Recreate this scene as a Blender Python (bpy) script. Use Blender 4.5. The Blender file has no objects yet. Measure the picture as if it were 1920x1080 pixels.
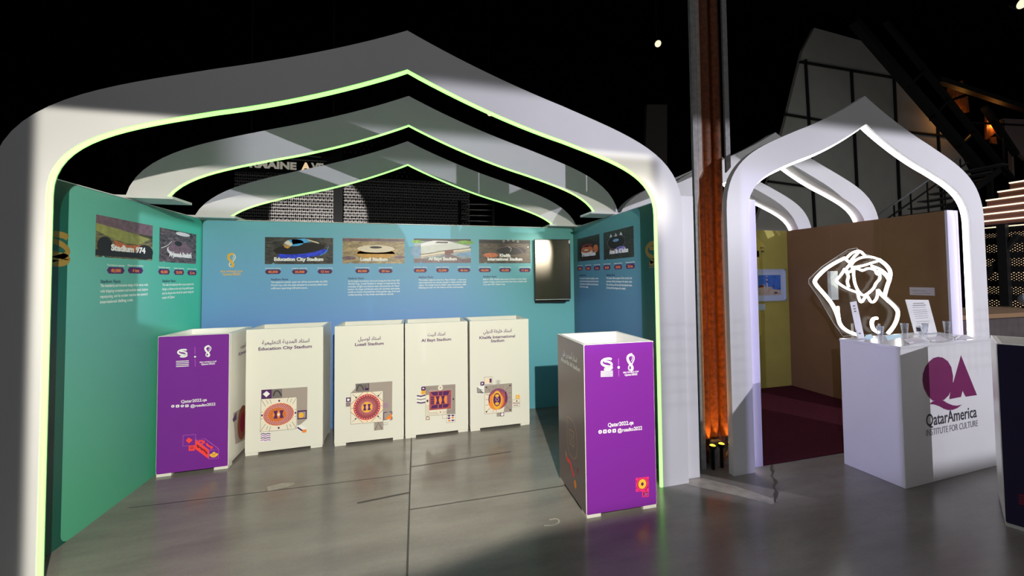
import bpy, bmesh, math, random
from mathutils import Vector, Matrix
random.seed(7)
SC = bpy.context.scene
COL = SC.collection

# ------------------------------------------------------------------ camera
FPX, CYP, YAW, PITCH, ROLL, CAMH = 708.78, 499.04, 0.2475, 0.0302, -0.0106, 1.62
cam_d = bpy.data.cameras.new('camera'); cam = bpy.data.objects.new('camera', cam_d); COL.objects.link(cam)
cam_d.sensor_width = 36.0; cam_d.lens = FPX / 1920 * 36.0
cam_d.shift_x = 0.0; cam_d.shift_y = (CYP - 540) / 1920
cam_d.clip_start = 0.05; cam_d.clip_end = 100
_f0 = Vector((math.sin(YAW), math.cos(YAW), 0)); _r0 = Vector((math.cos(YAW), -math.sin(YAW), 0)); _u0 = Vector((0, 0, 1))
_f = _f0 * math.cos(PITCH) + _u0 * math.sin(PITCH); _u = -_f0 * math.sin(PITCH) + _u0 * math.cos(PITCH)
CAM_R = _r0 * math.cos(ROLL) + _u * math.sin(ROLL); CAM_U = -_r0 * math.sin(ROLL) + _u * math.cos(ROLL); CAM_F = _f
cam.matrix_world = Matrix(((CAM_R.x, CAM_U.x, -CAM_F.x, 0), (CAM_R.y, CAM_U.y, -CAM_F.y, 0), (CAM_R.z, CAM_U.z, -CAM_F.z, CAMH), (0, 0, 0, 1)))
SC.camera = cam
EYE = Vector((0, 0, CAMH))

def ray(px, py):
    return CAM_F + CAM_R * ((px - 960) / FPX) + CAM_U * ((CYP - py) / FPX)
def onplane(px, py, o, n):
    r = ray(px, py); return EYE + r * ((Vector(o) - EYE).dot(n) / r.dot(n))
def onY(px, py, y): return onplane(px, py, (0, y, 0), Vector((0, 1, 0)))
def onX(px, py, x): return onplane(px, py, (x, 0, 0), Vector((1, 0, 0)))
def onZ(px, py, z=0.0): return onplane(px, py, (0, 0, z), Vector((0, 0, 1)))

# ------------------------------------------------------------------ view, world
SC.view_settings.view_transform = 'Standard'; SC.view_settings.look = 'None'
SC.view_settings.exposure = 0.0; SC.view_settings.gamma = 1.0; SC.view_settings.use_curve_mapping = False
W = bpy.data.worlds.new('hall_ambient'); SC.world = W; W.use_nodes = True
W.node_tree.nodes['Background'].inputs[0].default_value = (0.96, 0.97, 1.0, 1)
_wn = W.node_tree; _tc = _wn.nodes.new('ShaderNodeTexCoord'); _sp = _wn.nodes.new('ShaderNodeSeparateXYZ'); _mr = _wn.nodes.new('ShaderNodeMapRange')
_wn.links.new(_tc.outputs['Generated'], _sp.inputs[0]); _wn.links.new(_sp.outputs[2], _mr.inputs[0])
_mr.inputs[1].default_value = 0.02; _mr.inputs[2].default_value = 0.55; _mr.inputs[3].default_value = 0.035; _mr.inputs[4].default_value = 0.27
_wn.links.new(_mr.outputs[0], _wn.nodes['Background'].inputs[1])     # a dim hall, lighter overhead

# ------------------------------------------------------------------ lamps: rectangular-beam projectors and added fills
def _math(nt, op, a, b=None, c=None):
    n = nt.nodes.new('ShaderNodeMath'); n.operation = op
    for i, v in enumerate((a, b, c)):
        if v is None: continue
        if isinstance(v, (int, float)): n.inputs[i].default_value = v
        else: nt.links.new(v, n.inputs[i])
    return n.outputs[0]
def _step(nt, x, a, b):          # smooth 0 -> 1 from a to b (b may be less than a)
    n = nt.nodes.new('ShaderNodeMapRange'); n.interpolation_type = 'SMOOTHSTEP'
    nt.links.new(x, n.inputs[0])
    if a < b: n.inputs[1].default_value, n.inputs[2].default_value, n.inputs[3].default_value, n.inputs[4].default_value = a, b, 0, 1
    else: n.inputs[1].default_value, n.inputs[2].default_value, n.inputs[3].default_value, n.inputs[4].default_value = b, a, 1, 0
    return n.outputs[0]
def projector(name, loc, power, color, mask, radius=0.02):
    l = bpy.data.lights.new(name, 'SPOT'); o = bpy.data.objects.new(name, l); COL.objects.link(o)
    o.location = loc; o.rotation_euler = (math.pi / 2, 0, 0)
    l.energy = power; l.color = color; l.spot_size = math.radians(172); l.spot_blend = 0.0; l.shadow_soft_size = radius
    l.use_nodes = True; nt = l.node_tree
    em = nt.nodes['Emission']; tc = nt.nodes.new('ShaderNodeTexCoord'); sp = nt.nodes.new('ShaderNodeSeparateXYZ')
    nt.links.new(tc.outputs['Normal'], sp.inputs[0])
    zz = _math(nt, 'ABSOLUTE', sp.outputs[2])
    u = _math(nt, 'DIVIDE', sp.outputs[0], zz); v = _math(nt, 'DIVIDE', sp.outputs[1], zz)
    m = mask(nt, u, v)
    # even out the fall of brightness over the frame the way projector optics do
    nt.links.new(m, em.inputs['Strength'])
    return o
def mul(nt, *xs):
    r = xs[0]
    for x in xs[1:]: r = _math(nt, 'MULTIPLY', r, x)
    return r
B_LOC = (0.36, -1.0, 2.72)
def mask_b(nt, u, v):            # frame of the projector aimed at the blue and green booth
    dv = _math(nt, 'SUBTRACT', v, -0.042)
    left = _step(nt, u, -0.663, -0.648); right = _step(nt, u, 0.415, 0.385)
    lim = _math(nt, 'SUBTRACT', v, _math(nt, 'MULTIPLY', _math(nt, 'MINIMUM', _math(nt, 'MAXIMUM', u, -0.10), 0.10), 0.2))
    bot = _step(nt, lim, -0.855, -0.800)
    gain = _math(nt, 'ADD', 1.0, mul(nt, _step(nt, v, -0.05, -0.30), 0.7))
    gain = mul(nt, gain, _math(nt, 'SUBTRACT', 1.0, mul(nt, _step(nt, u, 0.05, 0.30), _step(nt, v, -0.35, -0.12), 0.42)))
    return mul(nt, left, right, _step(nt, dv, 0.006, -0.006), bot, gain)
projector('booth_projector', B_LOC, 700, (1.0, 0.955, 0.82), mask_b)
R_LOC = (7.5, -2.2, 3.0)
def mask_r(nt, u, v):            # frame of the projector standing to the right, with a ruled grid in the picture
    inv = lambda x: _math(nt, 'SUBTRACT', 1.0, x)
    top = _step(nt, v, 0.004, -0.022)
    far = _step(nt, u, -1.17, -1.20)             # the part of the frame that falls past the right post of the blue booth
    low = _step(nt, v, -0.70, -0.655); high = _step(nt, v, -0.105, -0.088)
    # on the green side wall above the bins, not over the wall's top
    w2 = mul(nt, _step(nt, u, -1.66, -1.655), _step(nt, u, -1.43, -1.445), _step(nt, v, -0.30, -0.285))
    under = _step(nt, _math(nt, 'SUBTRACT', v, _math(nt, 'MULTIPLY', u, 0.0835)), 0.0, -0.01)
    wall = mul(nt, w2, under)
    upper = mul(nt, high, _step(nt, u, -1.60, -1.53))
    bot = _math(nt, 'ADD', mul(nt, inv(far), low), mul(nt, far, _math(nt, 'MAXIMUM', upper, wall)))
    g1 = _math(nt, 'LESS_THAN', _math(nt, 'FRACT', _math(nt, 'MULTIPLY', u, 46)), 0.10)
    g2 = _math(nt, 'LESS_THAN', _math(nt, 'FRACT', _math(nt, 'MULTIPLY', v, 46)), 0.10)
    band = mul(nt, _step(nt, v, -0.52, -0.51), _step(nt, v, -0.35, -0.36))
    grid = inv(mul(nt, _math(nt, 'MAXIMUM', g1, g2), band, 0.24))
    gain = _math(nt, 'ADD', 0.70, mul(nt, _step(nt, u, -0.85, -1.42), 1.10))     # brighter picture on the far side of the frame
    return mul(nt, top, bot, grid, gain)
projector('side_projector', R_LOC, 1500, (0.90, 0.88, 1.0), mask_r)
L_LOC = (-3.0, -2.5, 2.7)
def mask_l(nt, u, v):            # added lavender fill from the left: right teal wall, then the white counter's side
    a = mul(nt, _step(nt, u, 0.715, 0.73), _step(nt, u, 0.955, 0.945), _step(nt, v, -0.335, -0.315), _step(nt, v, -0.06, -0.08))
    b = mul(nt, _step(nt, u, 1.108, 1.112), _step(nt, u, 1.429, 1.425), _step(nt, v, -0.62, -0.55), _step(nt, v, -0.02, -0.06))
    return _math(nt, 'ADD', _math(nt, 'MULTIPLY', a, 0.65), _math(nt, 'MULTIPLY', b, 0.8))
projector('added_left_fill', L_LOC, 1100, (0.52, 0.48, 1.0), mask_l)
def mask_a(nt, u, v):            # added amber beam, cut to the rusty column to strengthen its glow
    return mul(nt, _step(nt, u, 0.856, 0.860), _step(nt, u, 0.946, 0.940), _step(nt, v, -1.57, -1.53), _math(nt, 'ADD', _step(nt, v, -0.55, -1.30), mul(nt, _step(nt, v, 0.3, -0.9), 0.03)))
projector('added_column_glow', (0.0, 0.0, 4.5), 1900, (1.0, 0.42, 0.07), mask_a)
# ceiling flood whose reflection sits in the television
def lamp(name, kind, loc, power, color, radius=0.1, aim=None, size=60, blend=0.3):
    l = bpy.data.lights.new(name, kind); o = bpy.data.objects.new(name, l); COL.objects.link(o); o.location = loc
    l.energy = power; l.color = color; l.shadow_soft_size = radius
    if kind == 'SPOT':
        l.spot_size = math.radians(size); l.spot_blend = blend
        o.rotation_euler = (Vector(aim) - Vector(loc)).to_track_quat('-Z', 'Y').to_euler()
    return o
lamp('ceiling_flood', 'SPOT', (2.37, -3.0, 2.74), 2600, (1.0, 0.93, 0.8), 0.16, (1.47, 4.42, 1.97), 4.8, 1.0)

# ------------------------------------------------------------------ materials
MATS = {}
def mat(name, color, rough=0.5, spec=0.4, metal=0.0, emit=None, strength=0.0, noise=0.0, nscale=8.0, coat=0.0, bump=0.0, nrough=0.0):
    if name in MATS: return MATS[name]
    m = bpy.data.materials.new(name); m.use_nodes = True; nt = m.node_tree; b = nt.nodes['Principled BSDF']
    b.inputs['Base Color'].default_value = (*color, 1); b.inputs['Roughness'].default_value = rough
    b.inputs['Specular IOR Level'].default_value = spec; b.inputs['Metallic'].default_value = metal
    b.inputs['Coat Weight'].default_value = coat; b.inputs['Coat Roughness'].default_value = 0.12
    if emit: b.inputs['Emission Color'].default_value = (*emit, 1); b.inputs['Emission Strength'].default_value = strength
    if noise or bump or nrough:
        tc = nt.nodes.new('ShaderNodeTexCoord'); n = nt.nodes.new('ShaderNodeTexNoise')
        n.inputs['Scale'].default_value = nscale; n.inputs['Detail'].default_value = 6
        nt.links.new(tc.outputs['Object'], n.inputs['Vector'])
        if noise:
            r = nt.nodes.new('ShaderNodeValToRGB'); nt.links.new(n.outputs['Fac'], r.inputs[0])
            lo = [max(0, c * (1 - noise)) for c in color]; hi = [min(1, c * (1 + noise)) for c in color]
            r.color_ramp.elements[0].position = 0.3; r.color_ramp.elements[1].position = 0.7
            r.color_ramp.elements[0].color = (*lo, 1); r.color_ramp.elements[1].color = (*hi, 1)
            nt.links.new(r.outputs[0], b.inputs['Base Color'])
        if nrough:
            mr = nt.nodes.new('ShaderNodeMapRange'); nt.links.new(n.outputs['Fac'], mr.inputs[0])
            mr.inputs[1].default_value = 0.3; mr.inputs[2].default_value = 0.7
            mr.inputs[3].default_value = max(0.02, rough - nrough); mr.inputs[4].default_value = rough + nrough
            nt.links.new(mr.outputs[0], b.inputs['Roughness'])
        if bump:
            bp = nt.nodes.new('ShaderNodeBump'); bp.inputs['Strength'].default_value = bump; bp.inputs['Distance'].default_value = 0.01
            nt.links.new(n.outputs['Fac'], bp.inputs['Height']); nt.links.new(bp.outputs[0], b.inputs['Normal'])
    MATS[name] = m; return m
def srgb(r, g, b):
    f = lambda c: (c / 255) / 12.92 if c / 255 <= 0.04045 else ((c / 255 + 0.055) / 1.055) ** 2.4
    return (f(r), f(g), f(b))
def grad(name, stops_a, stops_b, axis_mix, a0, a1, z0=0.3, z1=2.2, rough=0.5):
    """printed vinyl whose ink runs from one colour to another up the wall (z) and along it (axis_mix)"""
    m = bpy.data.materials.new(name); m.use_nodes = True; nt = m.node_tree; b = nt.nodes['Principled BSDF']
    tc = nt.nodes.new('ShaderNodeTexCoord'); sp = nt.nodes.new('ShaderNodeSeparateXYZ'); nt.links.new(tc.outputs['Object'], sp.inputs[0])
    def ramp(sock, lo, hi, stops):
        mr = nt.nodes.new('ShaderNodeMapRange'); nt.links.new(sock, mr.inputs[0]); mr.inputs[1].default_value = lo; mr.inputs[2].default_value = hi
        r = nt.nodes.new('ShaderNodeValToRGB'); nt.links.new(mr.outputs[0], r.inputs[0])
        while len(r.color_ramp.elements) < len(stops): r.color_ramp.elements.new(0.5)
        for e, (p, c) in zip(r.color_ramp.elements, stops): e.position = p; e.color = (*c, 1)
        return r.outputs[0], mr.outputs[0]
    ca, _ = ramp(sp.outputs[2], z0, z1, stops_a); cb, _ = ramp(sp.outputs[2], z0, z1, stops_b)
    mr = nt.nodes.new('ShaderNodeMapRange'); mr.interpolation_type = 'SMOOTHSTEP'
    nt.links.new(sp.outputs['XYZ'.index(axis_mix)], mr.inputs[0]); mr.inputs[1].default_value = a0; mr.inputs[2].default_value = a1
    mx = nt.nodes.new('ShaderNodeMix'); mx.data_type = 'RGBA'
    nt.links.new(mr.outputs[0], mx.inputs[0]); nt.links.new(ca, mx.inputs[6]); nt.links.new(cb, mx.inputs[7])
    nt.links.new(mx.outputs[2], b.inputs['Base Color'])
    b.inputs['Roughness'].default_value = rough; b.inputs['Specular IOR Level'].default_value = 0.45
    return m

WHITE = mat('white_laminate', (0.80, 0.795, 0.80), 0.42, 0.4, noise=0.02, nscale=3)
CREAM = mat('cream_laminate', (0.78, 0.765, 0.70), 0.30, 0.45, coat=0.15)
BLACK = mat('black_paint', (0.006, 0.006, 0.006), 0.6, 0.2)
HALLBLACK = mat('dark_hall_wall', (0.006, 0.006, 0.0065), 0.9, 0.05)
GREEN_GLOW = mat('green_light_strip', (0.4, 0.9, 0.2), 0.5, emit=(0.31, 1.0, 0.20), strength=2.2)
WHITE_GLOW = mat('white_light_strip', (0.9, 0.9, 0.9), 0.5, emit=(1.0, 0.96, 0.98), strength=5.0)
NEON_GLOW = mat('white_neon_tube', (0.9, 0.9, 0.9), 0.5, emit=(1.0, 1.0, 0.95), strength=4.5)
PURPLE = mat('purple_vinyl', srgb(120, 40, 150), 0.36, 0.45, coat=0.1)
DARKPURPLE = mat('dark_plum_vinyl', srgb(96, 80, 84), 0.33, 0.6, coat=0.2)
NAVY = mat('deep_navy_vinyl', srgb(46, 38, 72), 0.4, 0.4)
INKW = mat('white_ink', (0.85, 0.85, 0.84), 0.5); INKP = mat('purple_ink', srgb(80, 35, 95), 0.5)
INKGOLD = mat('gold_ink', srgb(240, 180, 60), 0.5); INKORANGE = mat('orange_ink', srgb(238, 140, 60), 0.5)
INKRED = mat('coral_ink', srgb(250, 70, 70), 0.5); INKPINK = mat('pink_ink', srgb(240, 170, 165), 0.5)
INKDRED = mat('dark_red_ink', srgb(140, 35, 60), 0.5); INKGREY = mat('grey_ink', srgb(165, 152, 145), 0.5)
INKLINE = mat('line_grey_ink', srgb(120, 112, 110), 0.5); INKDARK = mat('dark_slate_ink', srgb(40, 45, 80), 0.5)
INKLILAC = mat('lilac_ink', srgb(175, 90, 190), 0.5); INKMAROON = mat('maroon_ink', srgb(118, 28, 88), 0.5)
INKCHAR = mat('charcoal_ink', srgb(62, 58, 66), 0.5); PAPERW = mat('white_paper', (0.8, 0.8, 0.8), 0.6)
INKMAG = mat('magenta_ink', srgb(235, 50, 130), 0.5); INKPALE = mat('pale_cream_ink', srgb(235, 226, 210), 0.5)
GOLDDARK = mat('old_gold_ink', srgb(150, 120, 50), 0.5)

# ------------------------------------------------------------------ mesh helpers
def base_inv(p):
    return (Matrix.Translation(p.location) @ p.rotation_euler.to_matrix().to_4x4()).inverted()
def link(name, me, parent=None, world=True):
    o = bpy.data.objects.new(name, me); COL.objects.link(o)
    if parent is not None:
        o.parent = parent
        if world and parent.type == 'EMPTY': o.matrix_parent_inverse = base_inv(parent)
    return o
def build(name, bm, m, parent=None, world=True, smooth=False):
    me = bpy.data.meshes.new(name)
    bmesh.ops.recalc_face_normals(bm, faces=bm.faces)
    if smooth:
        for f in bm.faces: f.smooth = True
    bm.to_mesh(me); bm.free()
    for x in (m if isinstance(m, (list, tuple)) else [m]): me.materials.append(x)
    return link(name, me, parent, world)
def tag(o, label, cat, group=None, kind=None):
    o['label'] = label; o['category'] = cat
    if group: o['group'] = group
    if kind: o['kind'] = kind
    return o
def struct(o): o['kind'] = 'structure'; return o
def thing(name, loc, label, cat, group=None, rz=0.0):
    o = bpy.data.objects.new(name, None); COL.objects.link(o); o.location = loc; o.rotation_euler = (0, 0, rz)
    o.empty_display_size = 0.1
    return tag(o, label, cat, group)
def box(bm, x0, x1, y0, y1, z0, z1, bevel=0.0):
    vs = [bm.verts.new((x, y, z)) for x in (x0, x1) for y in (y0, y1) for z in (z0, z1)]
    q = [(0, 1, 3, 2), (4, 6, 7, 5), (0, 4, 5, 1), (2, 3, 7, 6), (0, 2, 6, 4), (1, 5, 7, 3)]
    fs = [bm.faces.new([vs[i] for i in f]) for f in q]
    if bevel:
        es = list({e for f in fs for e in f.edges})
        bmesh.ops.bevel(bm, geom=es, offset=bevel, segments=2, affect='EDGES', profile=0.5)
def bar(bm, p, q, w, h=None, up=Vector((0, 0, 1))):
    p, q = Vector(p), Vector(q); h = h or w; d = (q - p).normalized()
    s = d.cross(up)
    if s.length < 1e-4: s = d.cross(Vector((1, 0, 0)))
    s.normalize(); t = s.cross(d).normalized()
    vs = []
    for c in (p, q):
        for a, b in ((-1, -1), (1, -1), (1, 1), (-1, 1)): vs.append(bm.verts.new(c + s * (a * w / 2) + t * (b * h / 2)))
    for f in ((0, 1, 2, 3), (7, 6, 5, 4), (0, 4, 5, 1), (1, 5, 6, 2), (2, 6, 7, 3), (3, 7, 4, 0)): bm.faces.new([vs[i] for i in f])
def tube(bm, pts, r, n=8, closed=False):
    pts = [Vector(p) for p in pts]; rings = []
    up = Vector((0, 1, 0))
    for i, p in enumerate(pts):
        if closed: d = pts[(i + 1) % len(pts)] - pts[i - 1]
        else: d = pts[min(i + 1, len(pts) - 1)] - pts[max(i - 1, 0)]
        d.normalize(); s = d.cross(up)
        if s.length < 1e-3: s = d.cross(Vector((1, 0, 0)))
        s.normalize(); t = s.cross(d)
        rings.append([bm.verts.new(p + s * math.cos(2 * math.pi * k / n) * r + t * math.sin(2 * math.pi * k / n) * r) for k in range(n)])
    m = len(rings)
    for i in range(m if closed else m - 1):
        a, b = rings[i], rings[(i + 1) % m]
        for k in range(n): bm.faces.new((a[k], a[(k + 1) % n], b[(k + 1) % n], b[k]))
    if not closed: bm.faces.new(rings[0][::-1]); bm.faces.new(rings[-1])
def lathe(bm, prof, c, n=24):
    rings = []
    for r, z in prof:
        rings.append([bm.verts.new((c[0] + r * math.cos(2 * math.pi * k / n), c[1] + r * math.sin(2 * math.pi * k / n), c[2] + z)) for k in range(n)])
    for a, b in zip(rings, rings[1:]):
        for k in range(n): bm.faces.new((a[k], a[(k + 1) % n], b[(k + 1) % n], b[k]))
    return rings
def prism(bm, poly, d):
    """solid from a planar polygon (list of Vector) pushed along vector d"""
    a = [bm.verts.new(p) for p in poly]; b = [bm.verts.new(Vector(p) + d) for p in poly]
    bm.faces.new(a); bm.faces.new(b[::-1]); n = len(a)
    for i in range(n): bm.faces.new((a[i], b[i], b[(i + 1) % n], a[(i + 1) % n]))

# text as outlines
ARAB = {'ا': (0xFE8D, 2), 'أ': (0xFE83, 2), 'ب': (0xFE8F, 4), 'ة': (0xFE93, 2), 'ت': (0xFE95, 4), 'ح': (0xFEA1, 4), 'خ': (0xFEA5, 4), 'د': (0xFEA9, 2), 'ر': (0xFEAD, 2),
        'س': (0xFEB1, 4), 'ع': (0xFEC9, 4), 'ف': (0xFED1, 4), 'ل': (0xFEDD, 4), 'م': (0xFEE1, 4), 'ن': (0xFEE5, 4), 'و': (0xFEED, 2), 'ي': (0xFEF1, 4), 'ج': (0xFE9D, 4)}
def arabic(s):
    out = []
    for i, ch in enumerate(s):
        if ch not in ARAB: out.append(ch); continue
        base, n = ARAB[ch]
        prev = i > 0 and s[i - 1] in ARAB and ARAB[s[i - 1]][1] == 4
        nxt = n == 4 and i + 1 < len(s) and s[i + 1] in ARAB
        out.append(chr(base + (3 if prev and nxt else 2 if nxt else 1 if prev else 0)))
    return ''.join(reversed(out))
_TC = {}
def text_mesh(s, bold):
    k = (s, bold)
    if k not in _TC:
        c = bpy.data.curves.new('t', 'FONT'); c.body = s; c.size = 1.0; c.offset = bold; c.resolution_u = 3
        c.align_x = 'LEFT'; o = bpy.data.objects.new('t', c); COL.objects.link(o); bpy.context.view_layer.update()
        me = bpy.data.meshes.new_from_object(o)
        vs = [(v.co.x, v.co.y) for v in me.vertices]; fs = [tuple(p.vertices) for p in me.polygons]
        bpy.data.objects.remove(o); bpy.data.curves.remove(c); bpy.data.meshes.remove(me)
        _TC[k] = (vs, fs)
    return _TC[k]

class Flat:
    """flat print on a plane: O origin, U right, V up; polygons in plane metres, each on its own layer in front of the plane"""
    STEP = 0.0006
    def __init__(s, O, U, V):
        s.O, s.U, s.V = Vector(O), Vector(U).normalized(), Vector(V).normalized(); s.N = s.U.cross(s.V)
        s.polys = []
    def p(s, px, py):
        q = onplane(px, py, s.O, s.N) - s.O; return (q.dot(s.U), q.dot(s.V))
    def ps(s, pts): return [s.p(*q) for q in pts]
    def add(s, pts, m, layer=1): s.polys.append((pts, [tuple(range(len(pts)))], m, layer))
    def rect(s, a, b, m, layer=1): s.add([(a[0], a[1]), (b[0], a[1]), (b[0], b[1]), (a[0], b[1])], m, layer)
    def rrect(s, a, b, r, m, layer=1, n=6):
        x0, x1 = sorted((a[0], b[0])); y0, y1 = sorted((a[1], b[1])); pts = []
        for cx, cy, t0 in ((x1 - r, y1 - r, 0), (x0 + r, y1 - r, 90), (x0 + r, y0 + r, 180), (x1 - r, y0 + r, 270)):
            for k in range(n + 1):
                t = math.radians(t0 + 90 * k / n); pts.append((cx + r * math.cos(t), cy + r * math.sin(t)))
        s.add(pts, m, layer)
    def ell(s, c, rx, ry, m, layer=1, n=40, rot=0.0):
        cr, sr = math.cos(rot), math.sin(rot); pts = []
        for k in range(n):
            a, b = rx * math.cos(2 * math.pi * k / n), ry * math.sin(2 * math.pi * k / n); pts.append((c[0] + a * cr - b * sr, c[1] + a * sr + b * cr))
        s.add(pts, m, layer)
    def ring(s, c, rx, ry, w, m, layer=1, n=40):
        vs = []; fs = []
        for k in range(n):
            t = 2 * math.pi * k / n; vs += [(c[0] + rx * math.cos(t), c[1] + ry * math.sin(t)), (c[0] + (rx - w) * math.cos(t), c[1] + (ry - w) * math.sin(t))]
        for k in range(n): j = (k + 1) % n; fs.append((2 * k, 2 * j, 2 * j + 1, 2 * k + 1))
        s.polys.append((vs, fs, m, layer))
    def stroke(s, pts, w, m, layer=1, closed=False, smooth=0):
        pts = [Vector(q) for q in pts]
        for _ in range(smooth):
            q = []
            k = len(pts)
            for i in range(k if closed else k - 1):
                a, b = pts[i], pts[(i + 1) % k]; q += [a.lerp(b, .25), a.lerp(b, .75)]
            if not closed: q = [pts[0]] + q + [pts[-1]]
            pts = q
        vs = []; fs = []; k = len(pts)
        for i, q in enumerate(pts):
            a = pts[i - 1] if (closed or i) else q; b = pts[(i + 1) % k] if (closed or i < k - 1) else q
            d = (b - a); d = d.normalized() if d.length > 1e-9 else Vector((1, 0)); n = Vector((-d.y, d.x)) * w / 2
            vs += [tuple(q + n), tuple(q - n)]
        for i in range(k if closed else k - 1): j = (i + 1) % k; fs.append((2 * i, 2 * i + 1, 2 * j + 1, 2 * j))
        s.polys.append((vs, fs, m, layer))
    def box(s, a, b, w, m, layer=1): s.stroke([(a[0], a[1]), (b[0], a[1]), (b[0], b[1]), (a[0], b[1])], w, m, layer, closed=True)
    def text(s, txt, at, size, m, layer=1, align='c', bold=0.0, width=None, ar=False):
        vs, fs = text_mesh(arabic(txt) if ar else txt, bold)
        if not vs: return
        x0 = min(v[0] for v in vs); x1 = max(v[0] for v in vs)
        sx = size if width is None else width / (x1 - x0)
        off = {'c': (x0 + x1) / 2, 'l': x0, 'r': x1}[align]
        s.polys.append(([(at[0] + (v[0] - off) * sx, at[1] + v[1] * size) for v in vs], fs, m, layer))
    def build(s, name, parent=None, world=True):
        vs = []; fs = []; mi = []; ms = []
        for pts, faces, m, layer in s.polys:
            if m not in ms: ms.append(m)
            b = len(vs); off = s.N * (layer * s.STEP)
            vs += [s.O + s.U * q[0] + s.V * q[1] + off for q in pts]
            for f in faces: fs.append(tuple(b + i for i in f)); mi.append(ms.index(m))
        me = bpy.data.meshes.new(name); me.from_pydata([tuple(v) for v in vs], [], fs)
        for m in ms: me.materials.append(m)
        me.polygons.foreach_set('material_index', mi); me.update()
        s.polys = []
        return link(name, me, parent, world)

# ------------------------------------------------------------------ the hall
def floor_material():
    m = bpy.data.materials.new('polished_concrete'); m.use_nodes = True; nt = m.node_tree; b = nt.nodes['Principled BSDF']
    tc = nt.nodes.new('ShaderNodeTexCoord')
    n1 = nt.nodes.new('ShaderNodeTexNoise'); n1.inputs['Scale'].default_value = 1.6; n1.inputs['Detail'].default_value = 8; n1.inputs['Roughness'].default_value = 0.62
    n2 = nt.nodes.new('ShaderNodeTexNoise'); n2.inputs['Scale'].default_value = 60; n2.inputs['Detail'].default_value = 3
    mp = nt.nodes.new('ShaderNodeMapping'); mp.inputs['Scale'].default_value = (0.6, 2.2, 1); mp.inputs['Rotation'].default_value = (0, 0, 0.25)
    nt.links.new(tc.outputs['Object'], mp.inputs[0]); nt.links.new(mp.outputs[0], n1.inputs['Vector']); nt.links.new(tc.outputs['Object'], n2.inputs['Vector'])
    r = nt.nodes.new('ShaderNodeValToRGB'); r.color_ramp.elements[0].position = 0.32; r.color_ramp.elements[1].position = 0.72
    r.color_ramp.elements[0].color = (0.175, 0.158, 0.144, 1); r.color_ramp.elements[1].color = (0.275, 0.252, 0.228, 1)
    nt.links.new(n1.outputs['Fac'], r.inputs[0])
    mx = nt.nodes.new('ShaderNodeMix'); mx.data_type = 'RGBA'; mx.blend_type = 'MULTIPLY'; mx.inputs[0].default_value = 0.25
    nt.links.new(r.outputs[0], mx.inputs[6]); nt.links.new(n2.outputs['Color'], mx.inputs[7])
    nt.links.new(mx.outputs[2], b.inputs['Base Color'])
    mr = nt.nodes.new('ShaderNodeMapRange'); nt.links.new(n1.outputs['Fac'], mr.inputs[0]); mr.inputs[3].default_value = 0.15; mr.inputs[4].default_value = 0.28
    nt.links.new(mr.outputs[0], b.inputs['Roughness']); b.inputs['Specular IOR Level'].default_value = 0.6
    return m
bm = bmesh.new(); box(bm, -9, 26, -7, 14, -0.2, 0.0); struct(build('floor', bm, floor_material()))
bm = bmesh.new(); box(bm, -9, 26, 14, 14.2, 0, 11); struct(build('wall_back', bm, HALLBLACK))
bm = bmesh.new(); box(bm, -9.2, -9, -1, 14, 0, 11); struct(build('wall_left', bm, HALLBLACK))
bm = bmesh.new(); box(bm, 26, 26.2, -1, 14, 0, 11); struct(build('wall_right', bm, HALLBLACK))
bm = bmesh.new(); box(bm, -9, 26, 0.5, 14, 11, 11.2); struct(build('ceiling', bm, HALLBLACK))
bm = bmesh.new(); box(bm, -2.9, -2.75, 0.2, 2.3, 0, 4.2); struct(build('wall_added_blocker', bm, mat('slate_blocker', (.03, .05, .07), .8, .2)))  # unseen slate wall, added out of view to shade the left arch post
# saw cuts and patches of the floor
SEAM = mat('saw_cut_filler', (0.055, 0.05, 0.047), 0.5); PATCH = mat('pale_concrete_patch', (0.34, 0.315, 0.275), 0.4, noise=0.25, nscale=14)
F = Flat((0, 0, 0.0), (1, 0, 0), (0, 1, 0)); F.STEP = 0.0008
for a, b, w in (((-0.055, 1.0), (-0.055, 4.45), 0.012), ((-0.05, 2.80), (1.75, 2.80), 0.009), ((-2.0, 3.35), (-0.06, 3.30), 0.008), ((-0.05, 3.42), (0.85, 3.47), 0.012), ((-0.06, 3.02), (-0.42, 2.98), 0.02), ((2.3, 1.5), (2.3, -1), 0.01)):
    F.stroke([a, b], w, SEAM)
struct(F.build('trim_1'))
F = Flat((0, 0, 0.0), (1, 0, 0), (0, 1, 0)); F.STEP = 0.0010
q = [F.p(*z) for z in ((1288, 900), (1320, 897), (1380, 912), (1458, 938), (1448, 946), (1400, 934), (1340, 920), (1284, 908))]
F.add(q, PATCH); struct(F.build('trim_2'))
F = Flat((0, 0, 0.0), (1, 0, 0), (0, 1, 0)); F.STEP = 0.0014
pts = [(1448, 872), (1446, 879), (1450, 885), (1446, 893), (1453, 899), (1455, 906), (1450, 912), (1456, 921), (1454, 932), (1453, 942)]
for k in range(len(pts) - 1): F.stroke([F.p(*pts[k]), F.p(*pts[k + 1])], 0.012 + 0.014 * (k % 3 == 1), SEAM)
struct(F.build('trim_3'))
F = Flat((0, 0, 0.0), (1, 0, 0), (0, 1, 0)); F.STEP = 0.0014
F.add([F.p(*q) for q in ((500, 913), (530, 906), (552, 905), (553, 909), (530, 916), (503, 921))], PATCH)
F.stroke([F.p(*q) for q in ((1030, 975), (1045, 972), (1050, 979), (1040, 985), (1020, 986))], 0.012, PATCH, smooth=2)
struct(F.build('trim_4'))

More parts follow.
